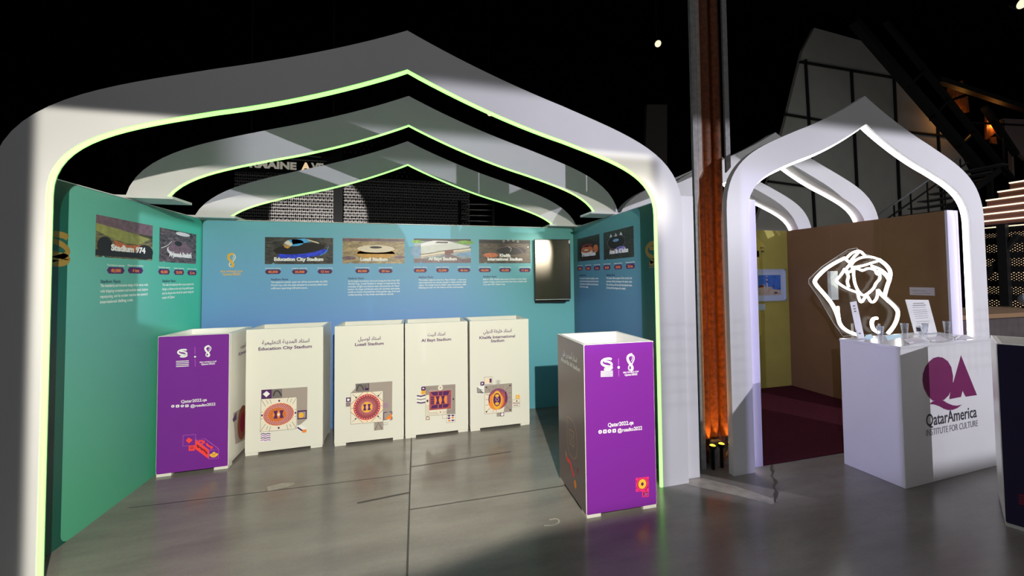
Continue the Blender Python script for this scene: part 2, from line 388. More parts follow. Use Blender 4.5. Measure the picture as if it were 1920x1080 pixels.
# ------------------------------------------------------------------ arches
def bez(p0, p1, p2, p3, n):
    return [tuple((1 - t) ** 3 * a + 3 * (1 - t) ** 2 * t * b + 3 * (1 - t) * t * t * c + t ** 3 * d for a, b, c, d in zip(p0, p1, p2, p3)) for t in [k / n for k in range(n + 1)]]
def half(inner):
    if inner: c = [((0, 3.02), (.37, 2.85), (.75, 2.715), (1.1, 2.63)), ((1.1, 2.63), (1.55, 2.50), (1.885, 2.42), (1.885, 2.10))]
    else: c = [((0, 3.285), (.37, 3.115), (.75, 2.985), (1.1, 2.885)), ((1.1, 2.885), (1.65, 2.71), (2.115, 2.60), (2.115, 2.15))]
    return bez(*c[0], 14)[:-1] + bez(*c[1], 16)
def arch(cx, y, sx_in, sx_out, foot, th, glow, label, wall_top, plates, strip_y, group, dz, rs):
    e = thing('ogee_arch', (cx, y, foot), label, 'arch', group)
    inn = [(u * sx_in, z + dz) for u, z in half(True)]; out = [(u * sx_out, z + dz) for u, z in half(False)]
    if foot > 0:
        def cut(pts):
            k = [p for p in pts if p[1] > foot]; a = k[-1]; b = pts[len(k)] if len(k) < len(pts) else (a[0], foot)
            t = (a[1] - foot) / max(1e-6, a[1] - b[1]); return k + [(a[0] + (b[0] - a[0]) * t, foot)]
        def resample(pts, n):
            L = [0]
            for a, b in zip(pts, pts[1:]): L.append(L[-1] + math.hypot(b[0] - a[0], b[1] - a[1]))
            r = []; j = 0
            for k in range(n + 1):
                d = L[-1] * k / n
                while j < len(L) - 2 and L[j + 1] < d: j += 1
                t = (d - L[j]) / (L[j + 1] - L[j]); r.append((pts[j][0] + (pts[j + 1][0] - pts[j][0]) * t, pts[j][1] + (pts[j + 1][1] - pts[j][1]) * t))
            return r
        inn = resample(cut(inn), 30); out = resample(cut(out), 30)
    else: inn.append((inn[-1][0], 0.0)); out.append((out[-1][0], 0.0))
    full = lambda h: [(-u, z) for u, z in reversed(h)] + h[1:]
    I, O = full(inn), full(out)
    bm = bmesh.new(); n = len(I)
    fi = [bm.verts.new((cx + u, y, z)) for u, z in I]; fo = [bm.verts.new((cx + u, y, z)) for u, z in O]
    bi = [bm.verts.new((cx + u, y + th, z)) for u, z in I]; bo = [bm.verts.new((cx + u, y + th, z)) for u, z in O]
    for k in range(n - 1):
        bm.faces.new((fi[k], fi[k + 1], fo[k + 1], fo[k])); bm.faces.new((bo[k], bo[k + 1], bi[k + 1], bi[k]))
        bm.faces.new((fo[k], fo[k + 1], bo[k + 1], bo[k])); bm.faces.new((bi[k], bi[k + 1], fi[k + 1], fi[k]))
    bm.faces.new((fi[0], fo[0], bo[0], bi[0])); bm.faces.new((fi[-1], bi[-1], bo[-1], fo[-1]))
    build('arch_panel', bm, WHITE, e)
    # light strip fixed to the inner edge
    bm = bmesh.new(); ins = rs * 0.95; S = []
    for k, (u, z) in enumerate(I):
        a = I[max(k - 1, 0)]; b = I[min(k + 1, n - 1)]; d = Vector((b[0] - a[0], b[1] - a[1])).normalized()
        S.append((cx + u + d.y * ins, y + strip_y, z - d.x * ins))
    tube(bm, S if foot == 0 or glow is GREEN_GLOW else S[2:], rs, 8)
    build('light_strip', bm, glow, e, smooth=True)['label'] = 'glowing light strip'
    if plates:
        for s in (-1, 1):
            bm = bmesh.new(); a = cx + s * (inn[-1][0] - 0.07); b = cx + s * (out[-1][0] + 0.05)
            box(bm, min(a, b), max(a, b), y - 0.05, y + th + 0.16, foot - 0.022, foot - 0.002); build('foot_plate', bm, WHITE, e)
    return e
H1 = 2.247
arch(-0.055, 2.58, 1, 1, 0.0, 0.05, GREEN_GLOW, 'front white arch with glowing green edge standing on the floor before the blue booth', H1, False, 0.012, 'white pointed arches of the blue booth', 0, 0.0115)
arch(-0.065, 3.52, 1, 1, H1 + 0.032, 0.05, GREEN_GLOW, 'middle white arch with green light edge, on top of the green side walls', H1, True, 0.012, 'white pointed arches of the blue booth', 0, 0.008)
arch(-0.095, 4.46, 1, 1, H1 + 0.032, 0.05, GREEN_GLOW, 'rear white arch with green light edge, resting above the blue back wall', H1, True, 0.012, 'white pointed arches of the blue booth', -0.085, 0.008)
arch(4.075, 2.57, 0.737, 0.755, 0.0, 0.05, WHITE_GLOW, 'front white arch with white light strip, standing on the floor by the neon sign', H1, False, 0.045, 'white pointed arches of the brown booth', 0, 0.012)
arch(4.075, 3.48, 0.737, 0.761, H1 + 0.03, 0.12, WHITE_GLOW, 'middle white arch with white light strip, on top of the brown side wall', H1, False, 0.105, 'white pointed arches of the brown booth', 0, 0.012)
arch(4.075, 4.32, 0.737, 0.761, H1 + 0.03, 0.14, WHITE_GLOW, 'rear white arch with white light strip, above the olive back wall', H1, False, 0.128, 'white pointed arches of the brown booth', 0, 0.012)

# ------------------------------------------------------------------ booth one walls
LX, RX, BY = -2.128, 1.963, 4.52
DARKTEAL = mat('dark_teal_vinyl', srgb(14, 84, 70), 0.4, 0.45)
LWG = grad('green_teal_print', [(0.0, srgb(82, 172, 138)), (0.55, srgb(96, 168, 160)), (1.0, srgb(104, 184, 166))], [(0.0, srgb(52, 168, 128)), (1.0, srgb(70, 186, 158))], 'Y', 3.3, 4.5)
BWG = grad('blue_teal_print', [(0.0, srgb(78, 122, 190)), (0.45, srgb(100, 142, 200)), (0.8, srgb(112, 170, 206)), (1.0, srgb(116, 184, 204))], [(0.0, srgb(90, 160, 178)), (0.6, srgb(98, 168, 180)), (1.0, srgb(108, 182, 182))], 'X', 0.2, 1.5)
RWG = grad('slate_teal_print', [(0.0, srgb(62, 88, 130)), (0.6, srgb(80, 122, 152)), (1.0, srgb(88, 152, 148))], [(0.0, srgb(62, 88, 130)), (0.6, srgb(80, 122, 152)), (1.0, srgb(88, 152, 148))], 'Y', 2.6, 4.5)
def wall_thing(name, x0, x1, y0, y1, z1, m, label, group=None):
    e = thing(name, ((x0 + x1) / 2, (y0 + y1) / 2, 0), label, 'display wall', group); e['kind'] = 'thing'
    bm = bmesh.new(); box(bm, x0, x1, y0, y1, 0, z1); build('wall_panel', bm, m, e); return e
WL = wall_thing('exhibit_wall', LX - 0.20, LX, 2.64, BY + 0.08, H1, DARKTEAL, 'green printed side wall on the left with two stadium photos', 'printed walls of the blue booth')
WB = wall_thing('exhibit_wall', LX, RX, BY, BY + 0.08, H1, DARKTEAL, 'blue printed back wall with four stadium photos behind the white bins', 'printed walls of the blue booth')
WR = wall_thing('exhibit_wall', RX, RX + 0.235, 2.64, BY + 0.08, H1, DARKTEAL, 'dark teal printed side wall behind the right purple bin, by the rusty column', 'printed walls of the blue booth')
for w, x0, x1 in ((WL, LX - 0.205, LX + 0.002), (WR, RX - 0.002, RX + 0.243)):
    bm = bmesh.new(); box(bm, x0, x1, 2.632, 2.645, 0, H1 + 0.025); build('end_panel', bm, WHITE, w)['label'] = 'white end panel'
for w, a in ((WL, (LX - 0.2, LX, 2.64, BY + 0.08)), (WR, (RX, RX + 0.235, 2.64, BY + 0.08)), (WB, (LX, RX, BY, BY + 0.08))):
    bm = bmesh.new(); box(bm, *a, H1, H1 + 0.006); build('top_cap', bm, WHITE, w)['label'] = 'white top edge'
FL = Flat((LX, 0, 0), (0, 1, 0), (0, 0, 1)); FB = Flat((0, BY, 0), (1, 0, 0), (0, 0, 1)); FR = Flat((RX, 0, 0), (0, -1, 0), (0, 0, 1))
y0 = FL.p(121, 700)[0]
FL.rrect((y0, 0.0), (BY - 0.004, H1 - 0.004), 0.06, LWG); FL.build('printed_sheet', WL)
FB.rrect((LX + 0.003, 0.0), (RX - 0.003, H1 - 0.004), 0.05, BWG); FB.build('printed_sheet', WB)
y1 = FR.p(1202, 500)[0]
FR.rrect((-BY + 0.004, 0.0), (y1, H1 - 0.004), 0.06, RWG); FR.build('printed_sheet', WR)

# stadium photographs printed on the walls
def photo_mat(name, c1, c2, scale):
    m = bpy.data.materials.new(name); m.use_nodes = True; nt = m.node_tree; b = nt.nodes['Principled BSDF']
    tc = nt.nodes.new('ShaderNodeTexCoord'); mp = nt.nodes.new('ShaderNodeMapping'); mp.inputs['Scale'].default_value = (1, 1, 3)
    n = nt.nodes.new('ShaderNodeTexNoise'); n.inputs['Scale'].default_value = scale; n.inputs['Detail'].default_value = 7; n.inputs['Distortion'].default_value = 1.2
    nt.links.new(tc.outputs['Object'], mp.inputs[0]); nt.links.new(mp.outputs[0], n.inputs['Vector'])
    r = nt.nodes.new('ShaderNodeValToRGB'); nt.links.new(n.outputs['Fac'], r.inputs[0])
    r.color_ramp.elements[0].position = 0.35; r.color_ramp.elements[1].position = 0.68
    r.color_ramp.elements[0].color = (*c1, 1); r.color_ramp.elements[1].color = (*c2, 1)
    nt.links.new(r.outputs[0], b.inputs['Base Color']); b.inputs['Roughness'].default_value = 0.4; return m
PH = {'container': photo_mat('photo_port', srgb(58, 56, 42), srgb(150, 140, 100), 9), 'janoub': photo_mat('photo_night_city', srgb(34, 28, 34), srgb(120, 105, 110), 16),
      'edu': photo_mat('photo_night_park', srgb(40, 38, 44), srgb(90, 84, 80), 14), 'lusail': photo_mat('photo_desert', srgb(125, 108, 84), srgb(190, 166, 124), 12),
      'bayt': photo_mat('photo_day_city', srgb(88, 104, 116), srgb(160, 176, 186), 10), 'khalifa': photo_mat('photo_dusk_city', srgb(46, 36, 30), srgb(104, 84, 64), 14),
      'thumama': photo_mat('photo_dark_night', srgb(28, 24, 26), srgb(66, 54, 50), 18), 'ahmad': photo_mat('photo_black_night', srgb(22, 24, 26), srgb(66, 68, 62), 20)}
PHB = mat('photo_electric_blue', srgb(50, 70, 220), 0.4, noise=0.5, nscale=40); PHC = mat('photo_cyan', srgb(80, 170, 240), 0.4, noise=0.3, nscale=50)
PHS = mat('photo_sand', srgb(200, 150, 72), 0.4, noise=0.18, nscale=40); PHP = mat('photo_pale', srgb(226, 212, 190), 0.4, noise=0.06, nscale=40)
PHO = mat('photo_orange', srgb(196, 110, 70), 0.4, noise=0.4, nscale=60); PHM = mat('photo_mauve', srgb(118, 92, 104), 0.4, noise=0.25, nscale=30)
PHW = mat('photo_white', srgb(214, 216, 214), 0.4, noise=0.06, nscale=30); PHD = mat('photo_dark', srgb(38, 34, 36), 0.4)
PHG = mat('photo_green', srgb(120, 170, 60), 0.4, noise=0.3, nscale=40); PHBR = mat('photo_brown_red', srgb(120, 60, 62), 0.4); PHV = mat('photo_violet', srgb(130, 120, 190), 0.4, noise=0.3, nscale=40)
PHOL = mat('photo_olive', srgb(150, 150, 84), 0.4, noise=0.2, nscale=25); PHBL = mat('photo_sky_blue', srgb(120, 160, 200), 0.4, noise=0.2, nscale=25)
def stadium(kind, F, tl, br, wall):
    x0, z1 = tl; x1, z0 = br; w, h = x1 - x0, z1 - z0
    Q = lambda a, b: (x0 + a * w, z1 - b * h)
    notch = 0.03 * w
    F.add([Q(0, 1), Q(0, 0), Q(1, 0), Q(1, 1), Q(0.15, 1), Q(0.12, 0.955), Q(0.09, 1)], PH[kind], 2)
    E = lambda a, b, ra, rb, m, l, rot=0.0: F.ell(Q(a, b), ra * w, rb * h, m, l, 36, rot)
    if kind == 'edu':
        E(.55, .60, .37, .17, PHB, 3, 0.12); E(.50, .42, .38, .20, PHD, 4, 0.1); E(.42, .20, .14, .13, PHC, 5, 0.05)
        F.add([Q(.27, .22), Q(.33, .10), Q(.40, .26), Q(.37, .33)], PHP, 6); F.add([Q(.26, .25), Q(.37, .34), Q(.33, .42), Q(.28, .38)], PHS, 6)
        F.add([Q(.38, .08), Q(.58, .03), Q(.66, .16), Q(.60, .19), Q(.40, .26)], PHC, 5); F.add([Q(.60, .05), Q(.78, .18), Q(.79, .23), Q(.64, .12)], PHP, 6)
        F.stroke([Q(.93, .33), Q(.90, .55), Q(.80, .68)], 0.006, PHC, 6, smooth=2)
    elif kind == 'lusail':
        F.rect(Q(0, .12), Q(1, .02), PHM, 3); E(.53, .62, .31, .20, PHS, 4); F.rect(Q(.23, .62), Q(.835, .42), PHS, 4)
        E(.53, .42, .30, .15, PHP, 5); E(.53, .36, .10, .045, PHD, 6); E(.1, .78, .11, .07, PHM, 3); E(.92, .75, .09, .06, PHM, 3)
    elif kind == 'bayt':
        F.rect(Q(0, .10), Q(1, .0), PHD, 3); E(.9, .14, .16, .08, PHG, 4); E(.05, .55, .10, .22, PHBL, 3); E(.05, .13, .1, .06, PHG, 4)
        F.add([Q(.12, .20), Q(.34, .08), Q(.58, .09), Q(.97, .30), Q(1, .42), Q(.60, .44), Q(.12, .66)], PHW, 5)
        F.add([Q(.12, .66), Q(.6, .44), Q(1, .42), Q(1, .52), Q(.62, .60), Q(.12, .80)], PHP, 5); F.stroke([Q(.11, .65), Q(.3, .60), Q(.48, .50), Q(.75, .44), Q(1, .36)], 0.008, PHD, 6, smooth=1)
        F.stroke([Q(.12, .76), Q(.4, .66), Q(.7, .56), Q(1, .48)], 0.005, PHM, 6, smooth=1)
        F.add([Q(.36, .18), Q(.40, .12), Q(.60, .12), Q(.58, .18)], PHD, 6); F.add([Q(.53, .48), Q(.68, .44), Q(.69, .58), Q(.54, .70)], PHBR, 7)
        F.add([Q(.74, .62), Q(1, .50), Q(1, .74), Q(.80, .72)], PHBL, 6); F.add([Q(0, 1), Q(0, .82), Q(.45, .86), Q(.62, .62), Q(.85, .84), Q(1, .80), Q(1, 1), Q(.15, 1), Q(.12, .955), Q(.09, 1)], PHM, 4)
    elif kind == 'khalifa':
        F.rect(Q(0, .16), Q(1, .02), PHD, 3); E(.62, .46, .30, .17, PHD, 4); F.stroke([Q(.32, .42), Q(.42, .32), Q(.62, .28), Q(.78, .36), Q(.86, .62)], 0.006, PHM, 5, smooth=2)
        F.stroke([Q(.6, .5), Q(.62, .36), Q(.56, .30)], 0.005, PHW, 6); E(.22, .66, .14, .10, PHO, 4); E(.95, .30, .02, .02, PHW, 6)
        for a, b in ((.47, .06), (.56, .02), (.66, .02), (.75, .07)): F.ring(Q(a, b), .02 * w, .045 * h, .004, PHW, 6, 14)
    elif kind == 'container':
        F.rect(Q(0, .30), Q(1, 0), PHM, 3); F.add([Q(0, .2), Q(.35, .26), Q(.95, .40), Q(.7, .60), Q(.3, .54), Q(0, .38)], PHOL, 4); E(.58, .54, .20, .06, PHOL, 6)
        F.add([Q(.28, .55), Q(.5, .64), Q(.78, .60), Q(.74, .78), Q(.3, .76)], PHO, 5); E(.14, .72, .12, .22, PHD, 5); E(.85, .78, .16, .20, PHD, 5); F.rect(Q(.0, .96), Q(1, .82), PHD, 4)
    elif kind == 'janoub':
        E(.52, .62, .34, .20, PHW, 4); E(.54, .58, .33, .17, PHM, 5); E(.50, .46, .24, .16, PHM, 6); E(.47, .40, .10, .08, PHD, 7); E(.6, .08, .2, .06, PHW, 4)
        F.stroke([Q(.04, .6), Q(.2, .5), Q(.3, .35)], 0.006, PHW, 4, smooth=2)
    elif kind == 'thumama':
        E(.45, .60, .26, .19, PHP, 4); E(.45, .52, .27, .14, PHO, 5); E(.45, .36, .26, .06, PHBR, 5); E(.43, .55, .1, .03, PHW, 6); E(.84, .55, .1, .16, PHO, 4)
    else:
        E(.45, .42, .28, .22, PHD, 4); F.ring(Q(.45, .42), .30 * w, .26 * h, .006, PHM, 5); E(.45, .36, .10, .05, PHBL, 6); E(.60, .66, .16, .07, PHV, 5); E(.36, .70, .14, .04, PHBR, 5)
        for a in (.28, .45, .62): F.add([Q(a, .1), Q(a + .05, .22), Q(a - .05, .22)], PHW, 5)
    o = F.build('stadium_photo', wall); o['label'] = {'edu': 'photo of a blue-lit stadium at night', 'lusail': 'photo of a round sand-coloured stadium', 'bayt': 'photo of a white tent-like stadium', 'khalifa': 'photo of a dusky stadium', 'container': 'photo of an orange stadium by a port', 'janoub': 'photo of a mauve domed stadium', 'thumama': 'photo of a cap-shaped stadium at night', 'ahmad': 'photo of a black night stadium'}[kind]
    return o
def badges(F, wall, specs, w, h, small):
    """hexagonal figure tags with a small heading above each"""
    for (c, txt, head) in specs:
        t = h * 0.5
        F.add([(c[0] - w / 2, c[1]), (c[0] - w / 2 + t * .8, c[1] + t), (c[0] + w / 2 - t * .8, c[1] + t), (c[0] + w / 2, c[1]), (c[0] + w / 2 - t * .8, c[1] - t), (c[0] - w / 2 + t * .8, c[1] - t)], INKP, 2)
        o = F.build('figure_badge', wall)
        F.text(txt, (c[0], c[1] - h * .27), h * .72, INKORANGE, 3, bold=0.03); o2 = F.build('figure_text', o, world=False)
        F.text(head, (c[0], c[1] + h * .68), h * .33, INKW, 2, width=w * 0.98, bold=0.015); F.build('badge_heading', o, world=False)
def para(F, wall, head, lines, x0, x1, ztop, lead, head_z, size):
    F.text(head, (x0, head_z), size * 1.1, INKDARK, 2, 'l', bold=0.02); F.build('facts_heading', wall)
    for k, l in enumerate(lines):
        wd = None if k == len(lines) - 1 else (x1 - x0)
        F.text(l, (x0, ztop - k * lead), size, INKW, 2, 'l', bold=0.012, width=wd)
    F.build('facts_paragraph', wall)
TC, LC, DD = 'Tournament capacity', 'Legacy capacity', 'Distance from Doha'
# back wall
def back(kind, tl, br, cap, tags, tx0, tx1, ty, lead, hy, lines):
    F = FB; o = stadium(kind, F, F.p(*tl), F.p(*br), WB)
    for s, px, py in cap: F.text(s, F.p(px, py), 0.051, INKW, 9, bold=0.05)
    F.build('photo_caption', o, world=False)
    badges(F, WB, [(F.p(*c), t, h) for c, t, h in tags], 0.155, 0.048, 0)
    a, b = F.p(tx0, ty), F.p(tx1, ty)
    para(F, WB, 'Stadium Facts', lines, a[0], b[0], a[1] - 0.012, lead, F.p(tx0, hy)[1] - 0.012, 0.027)
back('edu', (497, 444.5), (624.5, 495), [('Education City Stadium', 561, 489)], [((512, 509.5), '40,000', TC), ((562, 509.5), '20,000', LC), ((609.5, 509), '12 km', DD)], 508, 614, 528.5, 0.0325, 523.5,
     ["This stadium's modular upper tier will be removed after the 2022", "World Cup, with the seats donated to a country which lacks", "sufficient sporting infrastructure."])
back('lusail', (642.5, 446), (758.5, 494), [('Lusail Stadium', 701.5, 489)], [((679.5, 508), '80,000', TC), ((723, 508), '20 km', DD)], 652.6, 749.5, 526.5, 0.0305, 521.6,
     ["As the largest tournament venue and hosting the Final of the 2022", "World Cup, Lusail Stadium's design is inspired by the", "interplay of light and shadow that characterises the 'fanar'", "lantern. Its shape and facade echo the intricate decorative", "motifs on bowls characteristic of the golden age of art and", "craftsmanship in the Arab and Islamic world."])
back('bayt', (776, 447), (883, 493), [('Al Bayt Stadium', 830, 488)], [((788, 507), '60,000', TC), ((829.7, 506.7), '32,000', LC), ((870, 506.5), '46 km', DD)], 785, 874, 524.5, 0.0295, 519.3,
     ["This stadium takes its name from 'Bayt Al Sha'ar' - a tent once", "used traditionally by nomadic peoples in Qatar and the Gulf", "region. The design honours Qatar's past and present, while", "keeping an eye on the future of the community."])
back('khalifa', (898, 449), (995, 493.5), [('Khalifa', 947, 481.5), ('International Stadium', 947, 488.5)], [((909, 506.5), '40,000', TC), ((947, 506.5), '40,000', LC), ((984, 506.5), '11 km', DD)], 906, 987.5, 523.3, 0.031, 518.3,
     ["Built in 1976, Khalifa International Stadium is the oldest", "stadium of Qatar, and has hosted the Asian Games, Arabian Gulf", "Cup and AFC Asian Cup."])
def side(F, wall, kind, tl, br, cap, tags, tx0, tx1, ty, lead, hy, lines, bw):
    o = stadium(kind, F, tl, br, wall)
    F.text(cap, ((tl[0] + br[0]) / 2 + .02, br[1] + 0.055), 0.06, INKW, 9, bold=0.055, width=min((br[0] - tl[0]) * .62, .6)); F.build('photo_caption', o, world=False)
    badges(F, wall, [(F.p(*c), t, h) for c, t, h in tags], bw, 0.048, 0)
    a, b = F.p(tx0, ty), F.p(tx1, ty)
    para(F, wall, 'Stadium Facts', lines, a[0], b[0], a[1] - 0.012, lead, F.p(tx0, hy)[1] - 0.012, 0.03)
def q4(F, tl, tr, bl, br):
    a, b, c, d = F.p(*tl), F.p(*tr), F.p(*bl), F.p(*br)
    return ((a[0] + c[0]) / 2, (a[1] + b[1]) / 2), ((b[0] + d[0]) / 2, (c[1] + d[1]) / 2)
tl, br = q4(FL, (180, 401), (286, 424), (178, 481), (285, 489))
side(FL, WL, 'container', tl, br, 'Stadium 974', [((217, 507), '40,000', TC), ((254, 507), '4 km', DD)], 188, 277, 535, 0.038, 527.5,
     ["The modularity and innovative design of this venue, made", "with shipping containers and modular steel, inspires", "repurposing, and its number matches the country's", "international dialling code."], 0.17)
tl, br = q4(FL, (299, 426), (368, 440), (298, 490), (367, 495.5))
side(FL, WL, 'janoub', tl, br, 'Al Janoub Stadium', [((307.5, 509.5), '40,000', TC), ((335.5, 510.5), '20,000', LC), ((360, 511.5), '22 km', DD)], 304, 363, 533.5, 0.037, 526.5,
     ["The sails of traditional dhow boats inspired this", "design, a tribute to the city's long seafaring past", "and to those who dived for pearls along the", "coast of Qatar."], 0.16)
tl, br = q4(FR, (1083, 448), (1124, 439), (1083, 491.5), (1125, 485.5))
side(FR, WR, 'thumama', tl, br, 'Al Thumama Stadium', [((1087.5, 503.5), '40,000', TC), ((1103, 503), '20,000', LC), ((1119.5, 502.5), '12 km', DD)], 1087, 1122, 521.5, 0.034, 516,
     ["The circular form takes after the gahfiya, a woven", "cap worn by men and boys across the Arab world", "for centuries, and celebrates the shared culture", "of the whole region."], 0.16)
tl, br = q4(FR, (1132, 436), (1188, 424), (1132, 487.5), (1189, 481.5))
side(FR, WR, 'ahmad', tl, br, 'Ahmad Bin Ali Stadium', [((1138, 501.5), '40,000', TC), ((1159, 500.5), '20,000', LC), ((1182, 499), '22 km', DD)], 1137, 1185, 521, 0.034, 515.5,
     ["The facade reflects aspects of the country: the", "importance of family, the beauty of the desert, native", "flora and fauna, and local and international trade,", "all around the shape of a shield."], 0.16)

# emblems
def trophy_mark(F, c, h, m1, m2, layer=2):
    k = h / 470.0; P = lambda x, y: (c[0] + (x - 540) * k, c[1] - (y - 430) * k)
    F.stroke([P(*q) for q in ((575, 205), (620, 225), (655, 280), (650, 350), (600, 440), (560, 500))], 34 * k, m2, layer, smooth=2)
    F.stroke([P(*q) for q in ((500, 500), (465, 560), (465, 620), (490, 655), (540, 660))], 34 * k, m2, layer, smooth=2)
    F.stroke([P(*q) for q in ((590, 200), (520, 200), (440, 250), (435, 340), (490, 440), (560, 520), (590, 580), (585, 640), (530, 660))], 78 * k, m1, layer + 1, smooth=2)
    F.stroke([P(*q) for q in ((585, 255), (600, 320), (560, 400))], 18 * k, m2, layer, smooth=1)
def committee_mark(F, c, h, m, layer=2):
    k = h / 320.0; P = lambda x, y: (c[0] + (x - 420) * k, c[1] - (y - 505) * k)
    F.stroke([P(*q) for q in ((565, 390), (520, 362), (370, 365), (275, 420), (280, 500), (400, 560), (540, 575), (580, 600), (530, 645), (420, 650), (345, 625))], 62 * k, m, layer, smooth=2)
    F.stroke([P(*q) for q in ((350, 425), (470, 440), (575, 500), (560, 560), (440, 600), (360, 628))], 56 * k, m, layer, smooth=2)
def wordmark(F, c, w, m, layer=2):
    F.text('FIFA WORLD CUP', (c[0], c[1]), w * .125, m, layer, width=w, bold=0.03)
    F.text('Qatar2022', (c[0], c[1] - w * .15), w * .15, m, layer, width=w * .82, bold=0.03)
F = FB; trophy_mark(F, F.p(434.5, 488), 0.135, INKGOLD, INKPALE); wordmark(F, F.p(434.5, 510.5), 0.20, INKGOLD); F.build('printed_emblem', WB)['label'] = 'gold looped cup emblem'
F = FL; committee_mark(F, F.p(101, 466), 0.20, GOLDDARK); F.build('printed_emblem', WL)['label'] = 'gold letter emblem'
F = FR; committee_mark(F, F.p(1224, 475), 0.20, GOLDDARK)
for k in range(4): F.stroke([F.p(1217, 493 + 3 * k), F.p(1230, 491.5 + 3 * k)], 0.006, GOLDDARK)
F.build('printed_emblem', WR)['label'] = 'gold letter emblem'

# ------------------------------------------------------------------ television on the back wall
e = thing('wall_television', (1.64, BY - 0.05, 1.30), 'black upright television screen glaring on the right of the blue back wall', 'television')
SCREEN = mat('glossy_black_screen', (0.075, 0.068, 0.056), 0.27, 0.5, metal=1.0)
tvw, tvz0, tvz1 = 0.455, 1.335, 2.09; RZ = math.radians(-6)
e.location = (1.408, 4.435, 0.0); e.rotation_euler = (0, 0, RZ)
bm = bmesh.new(); box(bm, 0, tvw, 0, 0.045, tvz0, tvz1, 0.006); build('casing', bm, mat('black_plastic', (0.02, 0.02, 0.02), 0.35), e, world=False)
bm = bmesh.new(); box(bm, 0.010, tvw - 0.010, -0.003, 0.002, tvz0 + 0.02, tvz1 - 0.010); build('screen', bm, SCREEN, e, world=False)
bm = bmesh.new(); box(bm, 0.005, tvw - 0.004, -0.006, 0.001, tvz0 + 0.006, tvz0 + 0.013); build('bottom_trim', bm, mat('brushed_steel', (0.6, 0.6, 0.62), 0.3, metal=1.0), e, world=False)['label'] = 'silver bottom trim'
bm = bmesh.new(); box(bm, 0.012, tvw - 0.05, 0.045, 0.075, tvz0 - 0.03, tvz1 - 0.1); build('wall_bracket', bm, BLACK, e, world=False)
bm = bmesh.new(); box(bm, 0.2, 0.26, 0.07, 0.104, 1.6, 1.8); build('bracket_arm', bm, BLACK, e, world=False)
F = Flat((1.408, 4.435, 0), (math.cos(RZ), math.sin(RZ), 0), (0, 0, 1)); F.rrect((tvw - .022, tvz1 - .055), (tvw - .004, tvz1 - .012), 0.005, INKW, 8); F.build('energy_sticker', e)['label'] = 'small white sticker'

# ------------------------------------------------------------------ bins
HB = 1.16
def bin_(name_label, x, y, rz, wf, d, front, left=None, right=None, inner=CREAM, body=CREAM, group='open topped exhibit bins'):
    e = thing('display_bin', (x, y, 0), name_label, 'bin', group, rz)
    t = 0.028; zb = 0.022
    bm = bmesh.new()
    box(bm, 0, wf, 0, t, zb, HB, 0.004); box(bm, 0, wf, d - t, d, zb, HB, 0.004); box(bm, 0, t, t, d - t, zb, HB, 0.004); box(bm, wf - t, wf, t, d - t, zb, HB, 0.004)
    box(bm, t, wf - t, t, d - t, 0.35, 0.37)
    build('bin_body', bm, body, e, world=False)
    for fx in (0.0, wf - 0.11):
        for fy in (0.0, d - 0.09):
            bm = bmesh.new(); box(bm, fx + .004, fx + 0.106, fy + .002, fy + 0.088, 0.0, zb + 0.001); build('foot', bm, body, e, world=False)
    R = Matrix.Rotation(rz, 3, 'Z'); O = Vector((x, y, 0))
    U = R @ Vector((1, 0, 0)); V = R @ Vector((0, 1, 0))
    fr = Flat(O, U, (0, 0, 1)); lf = Flat(O + V * d, -V, (0, 0, 1)); rt = Flat(O + U * wf, V, (0, 0, 1))
    for Fx, m, wd, nm in ((fr, front, wf, 'front_panel'), (lf, left, d, 'side_panel'), (rt, right, d, 'side_panel')):
        if m is not None:
            Fx.rrect((0.004, zb + 0.002), (wd - 0.004, HB - 0.004), 0.010, m, 1); Fx.build(nm, e)
    return e, fr, lf, rt
def zz(ox, oy, s): return lambda x, y: (ox + x / s, oy + y / s)
def names_on(F, e, ar, en, pa, pe, wa, we, ink, size=0.041):
    F.text(ar, F.p(*pa), size * 1.25, ink, 2, width=wa, bold=0.012, ar=True)
    for (s, p, w) in zip(en, pe, we): F.text(s, F.p(*p), size, ink, 2, width=w, bold=0.022)
    F.build('stadium_name', e)
def lattice(F, c, rx, ry, inner, m, layer, n=26, tw=1.25, w=0.0035):
    for k in range(n):
        for s in (1, -1):
            pts = []
            for j in range(9):
                t = j / 8; r = 1 - (1 - inner) * t; a = 2 * math.pi * k / n + s * tw * t; pts.append((c[0] + rx * r * math.cos(a), c[1] + ry * r * math.sin(a)))
            F.stroke(pts, w, m, layer)
def tower(F, c, s, m, layer):      # the mirrored block figure in the middle of each drawing
    for k in (-1, 1):
        F.add([(c[0] + k * s * .95, c[1] + s * .8), (c[0] + k * s * .15, c[1] + s * .8), (c[0] + k * s * .35, c[1]), (c[0] + k * s * .15, c[1] - s * .8), (c[0] + k * s * .95, c[1] - s * .8), (c[0] + k * s * .7, c[1])], m, layer)
